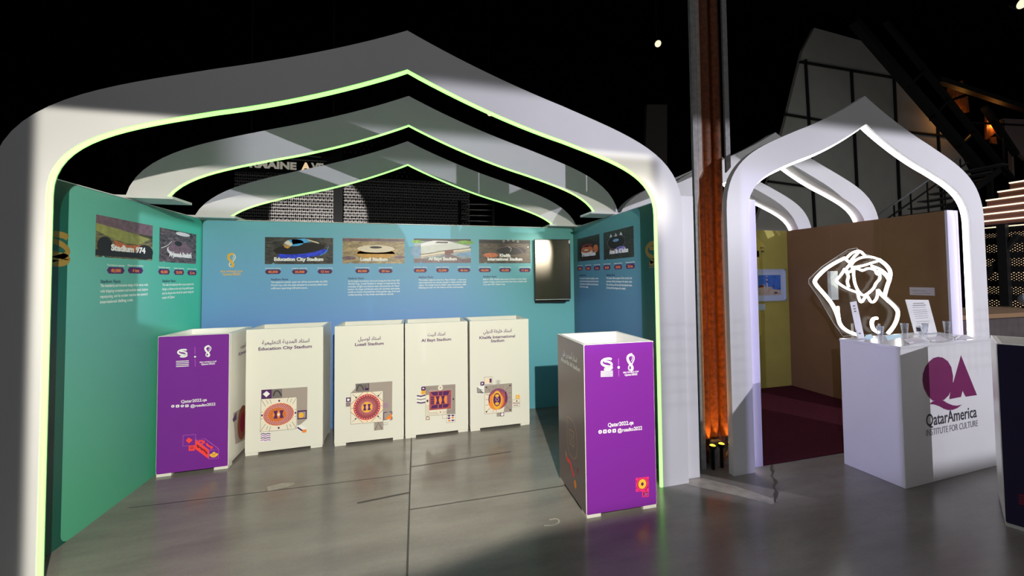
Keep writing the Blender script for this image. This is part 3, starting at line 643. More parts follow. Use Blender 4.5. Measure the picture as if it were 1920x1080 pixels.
# Education City
e, F, _, _ = bin_('white open bin with an oval orange stadium drawing, second from the left', -1.539, 4.03, 0.037, 0.653, 0.441, None)
z = zz(450, 590, 4.0)
names_on(F, e, 'استاد المدينة التعليمية', ['Education City Stadium'], z(345, 215), [z(342, 258)], 0.40, [0.45], INKP)
z = zz(480, 700, 7.72); P = lambda *q: [F.p(*z(*k)) for k in q]; p1 = lambda x, y: F.p(*z(x, y))
F.add(P((78, 240), (745, 195), (740, 660), (625, 755), (595, 745), (595, 340), (75, 372)), INKGREY, 1)
F.add(P((78, 240), (230, 230), (228, 362), (76, 372)), INKP, 2); F.add(P((98, 300), (155, 255), (203, 295), (150, 345)), INKW, 3)
F.add(P((232, 232), (378, 222), (378, 350), (232, 360)), INKLINE, 2); F.stroke(P((250, 330), (270, 270), (305, 245), (345, 275), (368, 325)), 0.012, INKCHAR, 3, smooth=2)
F.add(P((75, 372), (595, 342), (585, 800), (62, 850)), INKPALE, 3); F.stroke(P((75, 372), (595, 342), (585, 800), (62, 850)), 0.004, INKLINE, 4, closed=True)
for a, b in (((80, 380), (140, 475)), ((200, 375), (225, 440)), ((470, 350), (450, 415)), ((590, 350), (530, 440)), ((65, 840), (140, 730)), ((190, 840), (215, 765)), ((465, 815), (445, 740)), ((583, 795), (525, 700)), ((150, 390), (180, 440)), ((520, 365), (495, 420)), ((150, 820), (172, 765)), ((510, 780), (490, 735)), ((75, 560), (100, 565)), ((70, 660), (100, 655)), ((560, 525), (585, 520)), ((560, 625), (585, 620))): F.stroke(P(a, b), 0.0035, INKLINE, 4)
for q in ((337, 396), (330, 787), (88, 608), (572, 570)): F.ell(p1(*q), 0.008, 0.010, INKP, 5, 12)
c = p1(330, 592); rx = (p1(552, 592)[0] - p1(108, 592)[0]) / 2; ry = (p1(330, 430)[1] - p1(330, 754)[1]) / 2
F.ell(c, rx, ry, INKORANGE, 5, 48, 0.05); F.ell(c, rx * .96, ry * .95, INKDRED, 6, 48, 0.05); lattice(F, c, rx * .95, ry * .94, .35, INKPINK, 7, 24, 1.3, 0.004)
F.ell((c[0] - .012, c[1]), rx * .62, ry * .62, INKORANGE, 8, 40); lattice(F, (c[0] - .012, c[1]), rx * .6, ry * .6, .5, INKDRED, 9, 18, 1.0, 0.002); tower(F, c, 0.045, INKP, 10); F.ell(c, .010, .014, INKPALE, 11, 14)
F.add(P((600, 540), (735, 528), (733, 655), (598, 668)), INKP, 2); F.add(P((615, 560), (720, 550), (718, 640), (613, 650)), INKGREY, 3); F.ell(p1(655, 605), .022, .026, INKGOLD, 4, 18)
F.add(P((585, 790), (625, 745), (655, 742), (735, 800), (733, 855), (670, 862)), INKW, 2); F.stroke(P((600, 780), (672, 830)), 0.014, INKP, 3); F.add(P((672, 815), (733, 808), (731, 853), (670, 860)), INKORANGE, 3)
F.add(P((64, 860), (213, 845), (210, 975), (60, 992)), INKW, 2)
for k in range(4):
    y = 875 + k * 30; F.stroke(P((68, y + 8), (100, y - 6), (140, y + 6), (175, y - 8), (210, y)), 0.008, INKLILAC if k % 2 else INKP, 3, smooth=1)
F.build('stadium_drawing', e)['label'] = 'oval orange stadium plan'
# Lusail
e, F, _, _ = bin_('white open bin with a round lattice stadium drawing, middle of the row', -0.780, 4.03, 0.0, 0.651, 0.441, None)
z = zz(620, 580, 4.15)
names_on(F, e, 'استاد لوسيل', ['Lusail Stadium'], z(302, 240), [z(302, 280)], 0.21, [0.27], INKP)
z = zz(640, 700, 9.0); P = lambda *q: [F.p(*z(*k)) for k in q]; p1 = lambda x, y: F.p(*z(x, y))
F.add(P((238, 175), (860, 132), (855, 700), (705, 800), (705, 290), (160, 330), (240, 250)), INKGREY, 1); F.add(P((245, 180), (470, 162), (470, 300), (245, 310)), INKLINE, 2)
F.stroke(P((262, 290), (275, 220), (310, 192), (350, 215), (380, 280)), 0.010, INKCHAR, 3, smooth=2); F.stroke(P((405, 200), (405, 270), (465, 265), (465, 170)), 0.006, INKCHAR, 3); F.ell(p1(432, 265), .018, .012, INKP, 3, 14)
F.add(P((160, 332), (705, 292), (703, 815), (158, 858)), INKPALE, 3); F.stroke(P((160, 332), (705, 292), (703, 815), (158, 858)), 0.004, INKLINE, 4, closed=True)
F.add(P((365, 318), (505, 308), (703, 460), (703, 615), (505, 815), (365, 828), (160, 655), (160, 525)), mat('peach_ink', srgb(250, 222, 190), 0.5), 4)
for a, b in (((365, 318), (165, 520)), ((505, 308), (700, 465)), ((700, 615), (505, 815)), ((365, 828), (162, 655)), ((190, 355), (250, 405)), ((680, 320), (625, 378)), ((190, 815), (245, 765)), ((670, 770), (622, 725)), ((437, 320), (437, 345)), ((437, 795), (437, 820)), ((165, 588), (205, 588)), ((670, 545), (700, 545))): F.stroke(P(a, b), 0.004, INKLINE, 5)
for q in ((250, 405), (625, 376), (243, 765), (622, 725)): F.ell(p1(*q), .008, .008, INKCHAR, 6, 10)
c = p1(434, 568); rx = (p1(660, 568)[0] - p1(208, 568)[0]) / 2; ry = (p1(434, 352)[1] - p1(434, 784)[1]) / 2
F.ell(c, rx, ry, INKDRED, 6, 56); F.ell(c, rx * .965, ry * .965, INKRED, 7, 56); F.ell(c, rx * .93, ry * .93, INKPINK, 8, 56)
for ring, (r, n, s) in enumerate(((.86, 30, .011), (.77, 30, .0105), (.68, 30, .0095), (.59, 30, .008), (.51, 30, .007), (.44, 30, .005))):
    for k in range(n):
        a = 2 * math.pi * (k + .5 * (ring % 2)) / n; o_ = (c[0] + rx * r * math.cos(a), c[1] + ry * r * math.sin(a)); ca, sa = math.cos(a), math.sin(a)
        F.add([(o_[0] + s * ca, o_[1] + s * sa), (o_[0] - s * sa * .9, o_[1] + s * ca * .9), (o_[0] - s * ca, o_[1] - s * sa), (o_[0] + s * sa * .9, o_[1] - s * ca * .9)], INKDRED, 9)
F.ell(c, rx * .40, ry * .40, INKGOLD, 10, 40); tower(F, c, 0.038, INKP, 11); F.ell(c, .010, .016, INKPINK, 12, 14)
F.add(P((80, 410), (158, 405), (158, 480), (80, 485)), INKP, 2); F.ell(p1(119, 445), .013, .013, INKW, 3, 16); F.add(P((75, 490), (155, 485), (155, 560), (75, 566)), INKGREY, 2); F.ring(p1(115, 522), .015, .015, .005, INKP, 3, 16)
F.ring(p1(745, 540), .014, .016, .004, INKLILAC, 3, 14); F.stroke(P((718, 505), (785, 500), (783, 578), (716, 582)), 0.003, INKLILAC, 2, closed=True)
F.add(P((712, 655), (780, 650), (780, 780), (712, 792)), INKP, 2); F.add(P((722, 668), (850, 650), (845, 770), (722, 780)), INKGREY, 3); F.add(P((740, 775), (855, 665), (855, 772)), INKORANGE, 4); F.stroke(P((810, 650), (855, 645), (853, 690)), 0.008, INKP, 5); F.stroke(P((820, 785), (855, 780), (855, 730)), 0.008, INKP, 5)
F.add(P((552, 820), (708, 808), (708, 950), (552, 965)), INKGREY, 2); F.stroke(P((570, 955), (625, 830), (690, 945)), 0.010, INKLINE, 3); F.stroke(P((715, 838), (785, 828), (780, 862), (712, 870)), 0.003, INKLINE, 2, closed=True)
F.build('stadium_drawing', e)['label'] = 'round red lattice stadium plan'
# Al Bayt
e, F, _, _ = bin_('white open bin with a square purple and orange stadium drawing', -0.117, 4.03, 0.018, 0.643, 0.441, None)
z = zz(760, 580, 4.5)
names_on(F, e, 'استاد البيت', ['Al Bayt Stadium'], z(262, 222), [z(262, 268)], 0.18, [0.305], INKP)
z = zz(770, 690, 8.727); P = lambda *q: [F.p(*z(*k)) for k in q]; p1 = lambda x, y: F.p(*z(x, y))
F.add(P((245, 300), (728, 268), (728, 745), (590, 750), (590, 670), (665, 655), (665, 360), (305, 380), (300, 440), (245, 440)), INKGREY, 1)
F.add(P((245, 440), (305, 435), (305, 690), (590, 670), (590, 755), (240, 790)), INKPALE, 1)
for k, o_ in enumerate((0, 26, 50)): F.stroke(P((245 + o_, 300 + o_ * .9), (728 - o_ * .7, 268 + o_), (728 - o_ * .7, 745 - o_), (243 + o_, 788 - o_)), 0.004, INKLINE, 2, closed=True)
F.add(P((245, 300), (300, 296), (300, 440), (245, 445)), INKGREY, 2)
F.add(P((305, 385), (665, 358), (662, 660), (305, 692)), mat('clay_ink', srgb(176, 84, 84), 0.5), 3)
for (a, b, c_, d) in (((325, 395), (445, 385), (445, 445), (370, 450)), ((462, 385), (515, 380), (515, 445), (462, 448)), ((528, 380), (640, 372), (610, 440), (528, 445)), ((350, 610), (440, 600), (440, 655), (330, 665)), ((460, 598), (515, 594), (515, 650), (460, 655)), ((528, 592), (635, 585), (600, 640), (528, 650))): F.add(P(a, b, c_, d), INKP, 4)
for k in range(4): F.add(P((330, 465 + k * 36), (385, 475 + k * 30), (385, 497 + k * 30), (330, 490 + k * 36)), INKP, 4)
F.add(P((595, 450), (650, 430), (650, 580), (595, 580)), mat('mauve_ink', srgb(140, 76, 110), 0.5), 4)
F.add(P((388, 470), (595, 455), (595, 575), (390, 592)), INKORANGE, 5); tower(F, p1(485, 522), 0.05, INKP, 6)
F.add(P((245, 445), (302, 440), (302, 600), (245, 605)), INKPALE, 4); F.ell(p1(275, 537), .011, .013, INKCHAR, 5, 12); F.ell(p1(697, 507), .009, .010, INKCHAR, 4, 12)
for q in ((486, 322), (486, 720)): F.ell(p1(*q), .026, .026, INKPALE, 4, 18); F.ell(p1(*q), .007, .007, INKLINE, 5, 10)
F.rrect(p1(172, 305), p1(243, 368), .012, INKP, 2); F.add(P((195, 318), (232, 335), (195, 350)), INKW, 3); F.add(P((170, 370), (242, 368), (240, 428), (168, 434)), INKGOLD, 2); F.stroke(P((185, 415), (225, 385)), .006, INKORANGE, 3)
F.add(P((100, 450), (170, 465), (242, 440), (242, 560), (165, 580), (100, 568)), INKW, 1)
for k in range(3): F.stroke(P((102, 452 + 55 * k), (170, 462 + 55 * k), (240, 442 + 58 * k)), 0.013, INKP if k != 1 else INKGREY, 3)
F.add(P((245, 850), (245, 810), (265, 788), (300, 788), (315, 815), (312, 850)), INKGREY, 2); F.add(P((258, 835), (268, 805), (298, 805), (300, 832)), mat('peach_ink', srgb(250, 222, 190), 0.5), 3)
F.add(P((520, 765), (590, 758), (590, 822), (520, 828)), INKPALE, 1); F.stroke(P((520, 765), (590, 758), (590, 822), (520, 828)), .003, INKLINE, 2, closed=True)
F.add(P((590, 760), (728, 748), (728, 880), (590, 893)), INKW, 3); F.stroke(P((590, 760), (728, 748), (728, 880), (590, 893)), .003, INKLINE, 4, closed=True)
for i, (x, y) in enumerate(((628, 780), (690, 776), (626, 820), (688, 812), (632, 860), (690, 855))): F.stroke(P((x - 24, y - 6), (x, y + 10), (x + 24, y - 8)), .010, INKORANGE if i in (3, 4) else INKP, 5, smooth=1); F.ell(p1(x, y - 8), .006, .006, INKORANGE if i in (3, 4) else INKP, 5, 10)
F.build('stadium_drawing', e)['label'] = 'square purple and orange stadium plan'
# Khalifa
e, F, _, _ = bin_('white open bin with an egg-shaped orange stadium drawing, next to the television', 0.545, 4.03, 0.02, 0.66, 0.441, None)
z = zz(760, 580, 4.5)
names_on(F, e, 'استاد خليفة الدولي', ['Khalifa International', 'Stadium'], z(778, 196), [z(777, 243), z(778, 275)], 0.315, [0.395, 0.15], INKP)
z = zz(770, 690, 8.727); P = lambda *q: [F.p(*z(*k)) for k in q]; p1 = lambda x, y: F.p(*z(x, y))
F.add(P((1208, 290), (1655, 252), (1655, 712), (1520, 725), (1540, 600), (1560, 450), (1300, 405), (1208, 415)), INKGREY, 1); F.add(P((1208, 415), (1300, 405), (1540, 600), (1520, 725), (1210, 750)), INKPALE, 1)
F.stroke(P((1208, 285), (1655, 250), (1655, 712), (1210, 752)), .0035, INKLINE, 3, closed=True)
for a, b in (((1238, 315), (1300, 370)), ((1625, 285), (1555, 360)), ((1240, 715), (1300, 650)), ((1628, 685), (1560, 620)), ((1345, 290), (1355, 330)), ((1390, 285), (1395, 315)), ((1520, 285), (1500, 330)), ((1470, 280), (1465, 310)), ((1225, 425), (1280, 445)), ((1225, 515), (1265, 515)), ((1225, 610), (1280, 595)), ((1645, 400), (1590, 415)), ((1640, 480), (1590, 490)), ((1640, 560), (1590, 545)), ((1345, 725), (1355, 690)), ((1400, 715), (1402, 690))): F.stroke(P(a, b), .004, INKLINE, 4)
for q in ((1238, 315), (1625, 285), (1240, 715), (1628, 685)): F.ell(p1(*q), .009, .009, INKCHAR, 5, 10)
c = p1(1430, 502); rx = (p1(1590, 502)[0] - p1(1270, 502)[0]) / 2; ry = (p1(1430, 330)[1] - p1(1430, 675)[1]) / 2
F.ell(c, rx, ry, mat('mauve_ink', srgb(140, 76, 110), 0.5), 5, 48); F.ell((c[0] - .006, c[1] - .01), rx * .9, ry * .92, mat('clay_ink', srgb(176, 84, 84), 0.5), 6, 48)
F.ell((c[0] - .022, c[1] - .025), rx * .78, ry * .80, INKORANGE, 7, 44); F.add(P((1310, 405), (1530, 395), (1500, 350), (1430, 332), (1350, 355)), mat('mauve_ink', (0, 0, 0)), 8)
for k in range(6): F.ell(p1(1560 - 2 * abs(k - 3), 400 + 28 * k), .008, .012, INKP, 8, 10); F.ell(p1(1282 + 2 * abs(k - 3), 440 + 24 * k), .005, .009, INKP, 8, 10)
F.ell(p1(1412, 520), .052, .098, INKGOLD, 9, 36); F.ell(p1(1412, 515), .042, .07, INKP, 10, 30); F.ell(p1(1412, 450), .022, .016, INKGOLD, 11, 20); F.ell(p1(1412, 580), .022, .016, INKGOLD, 11, 20); F.ring(p1(1412, 512), .017, .02, .005, INKPINK, 11, 20)
F.add(P((1075, 300), (1205, 285), (1205, 415), (1075, 430)), INKW, 2)
for k in range(4): F.stroke(P((1080, 310 + 28 * k), (1195 - 10 * k, 410)), .007, INKLINE, 3); F.stroke(P((1085, 400 - 22 * k), (1120 + 20 * k, 415 - 18 * k)), .005, INKLINE, 3)
F.rrect(p1(1140, 225), p1(1203, 285), .012, INKP, 3); F.add(P((1160, 235), (1190, 250), (1160, 275)), INKW, 4); F.add(P((1205, 150), (1335, 143), (1332, 262), (1205, 270)), INKPALE, 2); F.stroke(P((1205, 150), (1335, 143), (1332, 262), (1205, 270)), .0035, INKP, 3, closed=True); F.add(P((1290, 170), (1325, 175), (1322, 240), (1290, 240)), INKP, 3); F.add(P((1220, 190), (1288, 185), (1288, 240), (1220, 244)), mat('peach_ink', (0, 0, 0)), 3)
F.stroke(P((1398, 205), (1460, 198), (1458, 258), (1398, 264)), .003, INKLINE, 2, closed=True); F.ring(p1(1430, 232), .013, .016, .005, INKLINE, 3, 14)
F.add(P((1718, 442), (1782, 438), (1782, 500), (1718, 505)), INKGOLD, 2); F.stroke(P((1735, 460), (1760, 490)), .006, INKPALE, 3); F.add(P((1665, 515), (1785, 505), (1783, 630), (1665, 640)), INKPALE, 2); F.stroke(P((1665, 515), (1785, 505), (1783, 630), (1665, 640)), .003, INKLINE, 3, closed=True)
for k in range(5): F.ell(p1(1680 + 22 * k, 573), .006, .006, INKP, 4, 8)
for k in range(3): F.ell(p1(1695 + 26 * k, 608), .006, .006, INKP, 4, 8)
F.ell(p1(1735, 540), .008, .008, INKCHAR, 4, 10)
F.add(P((1405, 735), (1528, 728), (1526, 788), (1408, 795)), INKP, 3); F.add(P((1405, 735), (1468, 731), (1468, 791), (1408, 795)), INKGREY, 4); F.ell(p1(1498, 758), .016, .017, INKW, 4, 16)
F.build('stadium_drawing', e)['label'] = 'egg-shaped orange stadium plan'
# purple faced bins
def purple_face(F, e, zl, ww, wm):
    """white marks at the top and the web address in the middle; zl, zm map drawing points to pixels"""
    committee_mark(F, F.p(*zl(420, 505)), wm * .248, INKW)
    for k in range(4): F.stroke([F.p(*zl(250, 720 + 46 * k)), F.p(*zl(600, 705 + 46 * k))], wm * .022, INKW, 2)
    F.stroke([F.p(*zl(765, 340)), F.p(*zl(768, 530))], wm * .018, INKLILAC, 2); F.ell(F.p(*zl(768, 600)), wm * .028, wm * .028, INKW, 2, 14); F.stroke([F.p(*zl(770, 660)), F.p(*zl(775, 860))], wm * .018, INKLILAC, 2)
    trophy_mark(F, F.p(*zl(1120, 455)), wm * .33, INKW, INKW); wordmark(F, F.p(*zl(1125, 755)), ww, INKW)
    F.build('printed_marks', e)['label'] = 'white emblems'
# left bin
e, F, _, RT = bin_('purple faced open bin with a coral drawing, leftmost bin beside the green wall', -2.095, 3.80, 0.03, 0.515, 0.50, PURPLE)
zl = lambda x, y: (329.5 + (x - 240) * .0688, 651.5 + (y - 350) * .0705 - (x - 240) * .0005)
purple_face(F, e, zl, .122, 0.27)
z = zz(290, 600, 3.6)
F.text('Qatar2022.qa', F.p(*z(266, 553)), .034, INKW, 2, width=.185, bold=.02); F.text('@roadto2022', F.p(*z(327, 582)), .032, INKW, 2, width=.18, bold=.02)
for k, x in enumerate((123, 155, 187, 218)):
    c = F.p(*z(x, 582 - k)); F.rrect((c[0] - .012, c[1] - .011), (c[0] + .012, c[1] + .011), .0115 if k in (0, 2) else .004, INKW, 2)
    F.ell(c, .004, .005, PURPLE, 3, 10)
F.build('web_address', e)
z = zz(330, 800, 15.43); P = lambda *q: [F.p(*z(*k)) for k in q]; p1 = lambda x, y: F.p(*z(x, y))
F.stroke(P((208, 250), (572, 222), (560, 540), (200, 560)), .005, INKLILAC, 2, closed=True); F.add(P((285, 395), (370, 310), (485, 385), (375, 485)), INKRED, 2); F.add(P((370, 545), (555, 530), (545, 690), (370, 700)), INKRED, 3)
F.add(P((565, 370), (965, 680), (955, 935), (555, 640)), INKRED, 3); F.stroke(P((565, 365), (840, 348), (1238, 640), (965, 685)), .005, INKLILAC, 2, closed=True); F.stroke(P((965, 685), (1238, 645), (1228, 908), (955, 938)), .005, INKLILAC, 4, closed=True)
F.stroke(P((1000, 790), (1040, 845), (1100, 855), (1160, 830), (1198, 770)), .02, INKGOLD, 4, smooth=1); F.ell(p1(1100, 765), .012, .012, INKGOLD, 4, 14)
F.stroke(P((660, 410), (800, 410), (830, 460), (740, 480)), .014, INKRED, 4, smooth=1); F.stroke(P((880, 480), (950, 570), (1080, 590), (1000, 630)), .014, INKRED, 4, smooth=1)
F.stroke(P((640, 520), (610, 530), (640, 600), (680, 600), (650, 540)), .009, INKDRED, 4, smooth=1); F.stroke(P((700, 590), (780, 680), (790, 650), (880, 740), (900, 790)), .012, INKDRED, 4)
F.ring(p1(460, 610), .012, .012, .005, INKDRED, 4, 14)
F.build('corner_drawing', e)['label'] = 'coral box drawing'
z = zz(290, 600, 3.6); p1 = lambda x, y: RT.p(*z(x, y)); P = lambda *q: [RT.p(*z(*k)) for k in q]
RT.text('استاد الجنوب', p1(612, 178), .052, INKP, 2, width=.22, bold=.01, ar=True); RT.text('Al Janoub Stadium', p1(612, 220), .041, INKP, 2, width=.32, bold=.02); RT.build('stadium_name', e)
RT.add(P((530, 630), (640, 560), (640, 790), (545, 840)), INKGREY, 1); RT.ell(p1(592, 690), .11, .155, mat('brown_ink', srgb(140, 82, 66), 0.5), 2, 36); RT.ell(p1(592, 690), .055, .09, INKDRED, 3, 24); RT.add(P((525, 670), (550, 620), (552, 670), (530, 690)), INKP, 3)
RT.build('stadium_drawing', e)['label'] = 'brown oval stadium plan'
# right bin
e, F, LF, _ = bin_('purple faced open bin standing alone at the right front of the blue booth', 1.098, 2.384, -0.022, 0.531, 0.524, PURPLE, DARKPURPLE)
zl = zz(1110, 650, 15.43)
purple_face(F, e, zl, .119, 0.335)
z = zz(1110, 780, 6.75)
F.text('Qatar2022.qa', F.p(*z(364, 120)), .037, INKW, 2, width=.195, bold=.02); F.text('@roadto2022', F.p(*z(480, 188)), .035, INKW, 2, width=.188, bold=.02)
for k, x in enumerate((102, 162, 220, 280)):
    c = F.p(*z(x, 200 - 5 * k)); F.rrect((c[0] - .0135, c[1] - .0125), (c[0] + .0135, c[1] + .0125), .012 if k in (0, 2) else .004, INKW, 2); F.ell(c, .004, .006, PURPLE, 3, 10)
F.build('web_address', e)
p1 = lambda x, y: F.p(*z(x, y)); P = lambda *q: [F.p(*z(*k)) for k in q]
F.add(P((553, 785), (715, 768), (715, 940), (556, 955)), INKDRED, 2); F.stroke(P((553, 785), (715, 768), (715, 940), (556, 955)), .005, INKMAG, 3, closed=True)
c = p1(634, 858); F.ring(c, .046, .046, .009, INKMAG, 3, 30); F.ell(c, .031, .033, INKGOLD, 4, 30); F.ell(c, .010, .012, INKP, 5, 14)
for q in ((568, 800), (700, 785), (570, 935), (702, 925)): F.ell(p1(*q), .008, .008, INKMAG, 3, 10)
F.add(P((632, 952), (716, 942), (716, 1018), (635, 1028)), INKMAG, 2); F.add(P((642, 960), (708, 952), (708, 1010), (644, 1018)), INKDRED, 3); F.stroke(P((660, 965), (680, 985), (700, 970)), .006, INKLILAC, 4); F.stroke(P((655, 1000), (698, 995)), .006, INKLILAC, 4)
F.build('corner_drawing', e)['label'] = 'yellow disc drawing'
INKTAN = mat('tan_ink', srgb(176, 140, 110), 0.4); z = zz(1030, 600, 2.843); p1 = lambda x, y: LF.p(*z(x, y)); P = lambda *q: [LF.p(*z(*k)) for k in q]
LF.text('استاد أحمد بن علي', p1(108, 205), .055, INKW, 2, width=.29, bold=.01, ar=True); LF.text('Ahmad Bin Ali Stadium', p1(110, 245), .045, INKW, 2, width=.38, bold=.02); LF.build('stadium_name', e)
z = zz(1040, 740, 5.4)
LF.stroke(P((125, 240), (130, 215), (205, 285), (235, 500), (215, 680), (130, 570)), .006, INKTAN, 2, closed=True, smooth=1); LF.stroke(P((150, 350), (195, 380), (195, 530), (150, 490)), .010, INKTAN, 2, closed=True); LF.stroke(P((160, 400), (185, 420), (165, 470), (185, 490)), .010, INKTAN, 3)
LF.stroke(P((115, 590), (130, 660), (160, 680), (175, 760), (200, 830)), .028, INKRED, 2, smooth=1); LF.ell(p1(210, 905), .022, .03, INKORANGE, 3, 16); LF.ell(p1(235, 770), .012, .02, INKDRED, 2, 14); LF.ell(p1(117, 600), .012, .025, INKTAN, 3, 14)
LF.build('stadium_drawing', e)['label'] = 'faint gold and red stadium plan'
# bin at the right edge of the view
e, F, _, _ = bin_('dark navy faced bin cut off by the right edge, before the white counter', 3.645, 1.625, math.atan2(-0.89, 0.45), 0.53, 0.50, NAVY)
for k in range(4): F.stroke([F.p(1910, 928 + 5 * k), F.p(1925, 930 + 5.5 * k)], .012, INKDRED, 2)
F.build('corner_drawing', e)['label'] = 'red drawing'

# ------------------------------------------------------------------ booth two
BX0, BX1, BBY, H2 = 2.842, 5.30, 4.40, 2.265
OLIVE = mat('olive_print', srgb(178, 168, 84), 0.5, 0.3, noise=0.06, nscale=4); BROWN = mat('brown_print', srgb(124, 94, 66), 0.5, 0.3, noise=0.05, nscale=4)
w = wall_thing('exhibit_wall', BX0 - 0.14, BX0, 2.66, BBY + 0.08, H2, WHITE, 'white side wall right of the rusty column, edge on at the brown booth entrance', 'walls of the brown booth')
bm = bmesh.new(); box(bm, BX0 - 0.143, BX0 + 0.003, 2.64, 2.665, 0, H2 + 0.004); build('end_panel', bm, mat('lavender_lit_laminate', (.66, .63, .84), .45), w)['label'] = 'end panel tinted with lavender light'  # lavender cast of the lamps put into the panel's base colour
w = wall_thing('exhibit_wall', BX0, BX1, BBY, BBY + 0.08, H2, OLIVE, 'olive yellow back wall of the brown booth with a framed picture', 'walls of the brown booth')
F = Flat((0, BBY, 0), (1, 0, 0), (0, 0, 1)); YEL = mat('yellow_ink', srgb(206, 190, 92), 0.5)
z = zz(1400, 380, 10.8); F.add([F.p(*z(*k)) for k in ((60, 590), (170, 680), (300, 800), (385, 890), (320, 950), (260, 1010), (250, 1100), (130, 1100), (60, 900))], YEL, 1); F.add([F.p(*k) for k in ((1408, 470), (1423, 470), (1427, 628), (1420, 632), (1408, 632))], YEL, 1)
F.text('and', F.p(*z(310, 930)), .05, INKCHAR, 2, bold=.02); F.text('the', F.p(*z(320, 1005)), .05, INKCHAR, 2, bold=.02)
F.build('printed_arrow', w)['label'] = 'yellow printed arrow'
F.add([F.p(*z(*k)) for k in ((575, 568), (630, 568), (692, 640), (655, 688))], mat('masking_tape', srgb(214, 196, 110), 0.6), 3); F.build('tape_strip', w)['label'] = 'pale yellow tape'
w = wall_thing('exhibit_wall', BX1, BX1 + 0.16, 2.68, BBY + 0.08, H2, BROWN, 'brown side wall behind the white neon figure', 'walls of the brown booth')
bm = bmesh.new(); box(bm, BX1 + 0.0, BX1 + 0.163, 2.66, 2.682, 0, H2 + 0.003); build('end_panel', bm, mat('lavender_lit_laminate', (.66, .63, .84), .45), w)['label'] = 'end panel tinted with lavender light'  # same lavender light painted into this panel's colour
F = Flat((BX1, 0, 0), (0, -1, 0), (0, 0, 1)); SEAMB = mat('brown_seam', srgb(128, 104, 78), 0.5)
for x in (1558.5, 1650): F.stroke([F.p(x, 422), F.p(x + 3, 600)], .006, SEAMB)
F.build('sheet_seam', w)
# carpet
CARP = mat('maroon_carpet', srgb(66, 22, 34), 0.95, 0.1, noise=0.18, nscale=60, bump=0.3)
bm = bmesh.new(); box(bm, BX0 + 0.005, BX1 - 0.005, 2.64, BBY - 0.005, 0.0, 0.008); tag(build('carpet', bm, CARP), 'dark maroon carpet covering the floor inside the brown booth', 'carpet')
# framed picture and cards
a, b = onY(1413, 505, BBY), onY(1472, 563.5, BBY)
e = thing('framed_picture', ((a.x + b.x) / 2, BBY - 0.02, b.z), 'small pale framed seaside picture on the olive wall', 'picture')
x0 = b.x - (a.z - b.z) * 1.28; FRM = mat('pale_blue_frame', srgb(190, 205, 226), 0.4)
for (p, q) in (((x0, b.z), (x0 + .02, a.z)), ((b.x - .02, b.z), (b.x, a.z)), ((x0, b.z), (b.x, b.z + .02)), ((x0, a.z - .02), (b.x, a.z))):
    bm = bmesh.new(); box(bm, p[0], q[0], BBY - 0.025, BBY - 0.004, p[1], q[1]); build('frame_rail', bm, FRM, e)
F = Flat((0, BBY - 0.012, 0), (1, 0, 0), (0, 0, 1)); F.rect((x0 + .02, b.z + .02), (b.x - .02, a.z - .02), mat('mat_board', srgb(196, 212, 232), 0.5), 0); F.build('mat_board', e)
p0 = (x0 + .10, b.z + .085); p2 = (b.x - .085, a.z - .085); wq, hq = p2[0] - p0[0], p2[1] - p0[1]; Q = lambda u, v: (p0[0] + u * wq, p0[1] + v * hq)
F.rect(p0, p2, mat('picture_sky', srgb(70, 120, 205), 0.5, noise=0.2, nscale=12), 1); F.add([Q(0, .45), Q(.25, .55), Q(.35, .40), Q(.6, .42), Q(.62, .30), Q(1, .25), Q(1, 0), Q(0, 0)], mat('picture_stone', srgb(196, 182, 164), 0.5, noise=0.25, nscale=18), 2)
F.add([Q(.0, .45), Q(.12, .52), Q(.25, .48), Q(.22, .40), Q(0, .38)], PHBR, 3); F.rect(Q(.36, .40), Q(.41, .95), PHW, 3); F.rect(Q(.36, .62), Q(.41, .72), PHBR, 4); F.rect(Q(.36, .82), Q(.41, .9), PHBR, 4); F.add([Q(.6, .42), Q(.66, .5), Q(.72, .42)], PHBR, 3); F.rect(Q(.7, .08), Q(.84, .14), PHD, 3)
F.build('picture_print', e)
a, b = onY(1418, 570, BBY), onY(1434.5, 581.5, BBY); bm = bmesh.new(); box(bm, a.x, b.x, BBY - 0.004, BBY - 0.0003, b.z, a.z); tag(build('caption_card', bm, mat('pale_blue_card', srgb(190, 210, 214), 0.6)), 'small pale blue caption card below the framed picture', 'card')
a, b = onX(1706, 538.5, BX1), onX(1753.5, 554.5, BX1); e = thing('wall_placard', (BX1 - .003, (a.y + b.y) / 2, b.z), 'small grey placard on the brown wall above the tilted sheet', 'placard')
bm = bmesh.new(); box(bm, BX1 - .006, BX1 - .0003, b.y, a.y, b.z, a.z); build('board', bm, mat('grey_board', srgb(196, 190, 206), 0.5), e)
F = Flat((BX1 - .006, 0, 0), (0, -1, 0), (0, 0, 1)); F.text('Traditional dress', F.p(1722, 546), .018, INKCHAR, 1); F.stroke([F.p(1711, 550), F.p(1744, 550.5)], .003, INKLINE); F.build('placard_text', e)

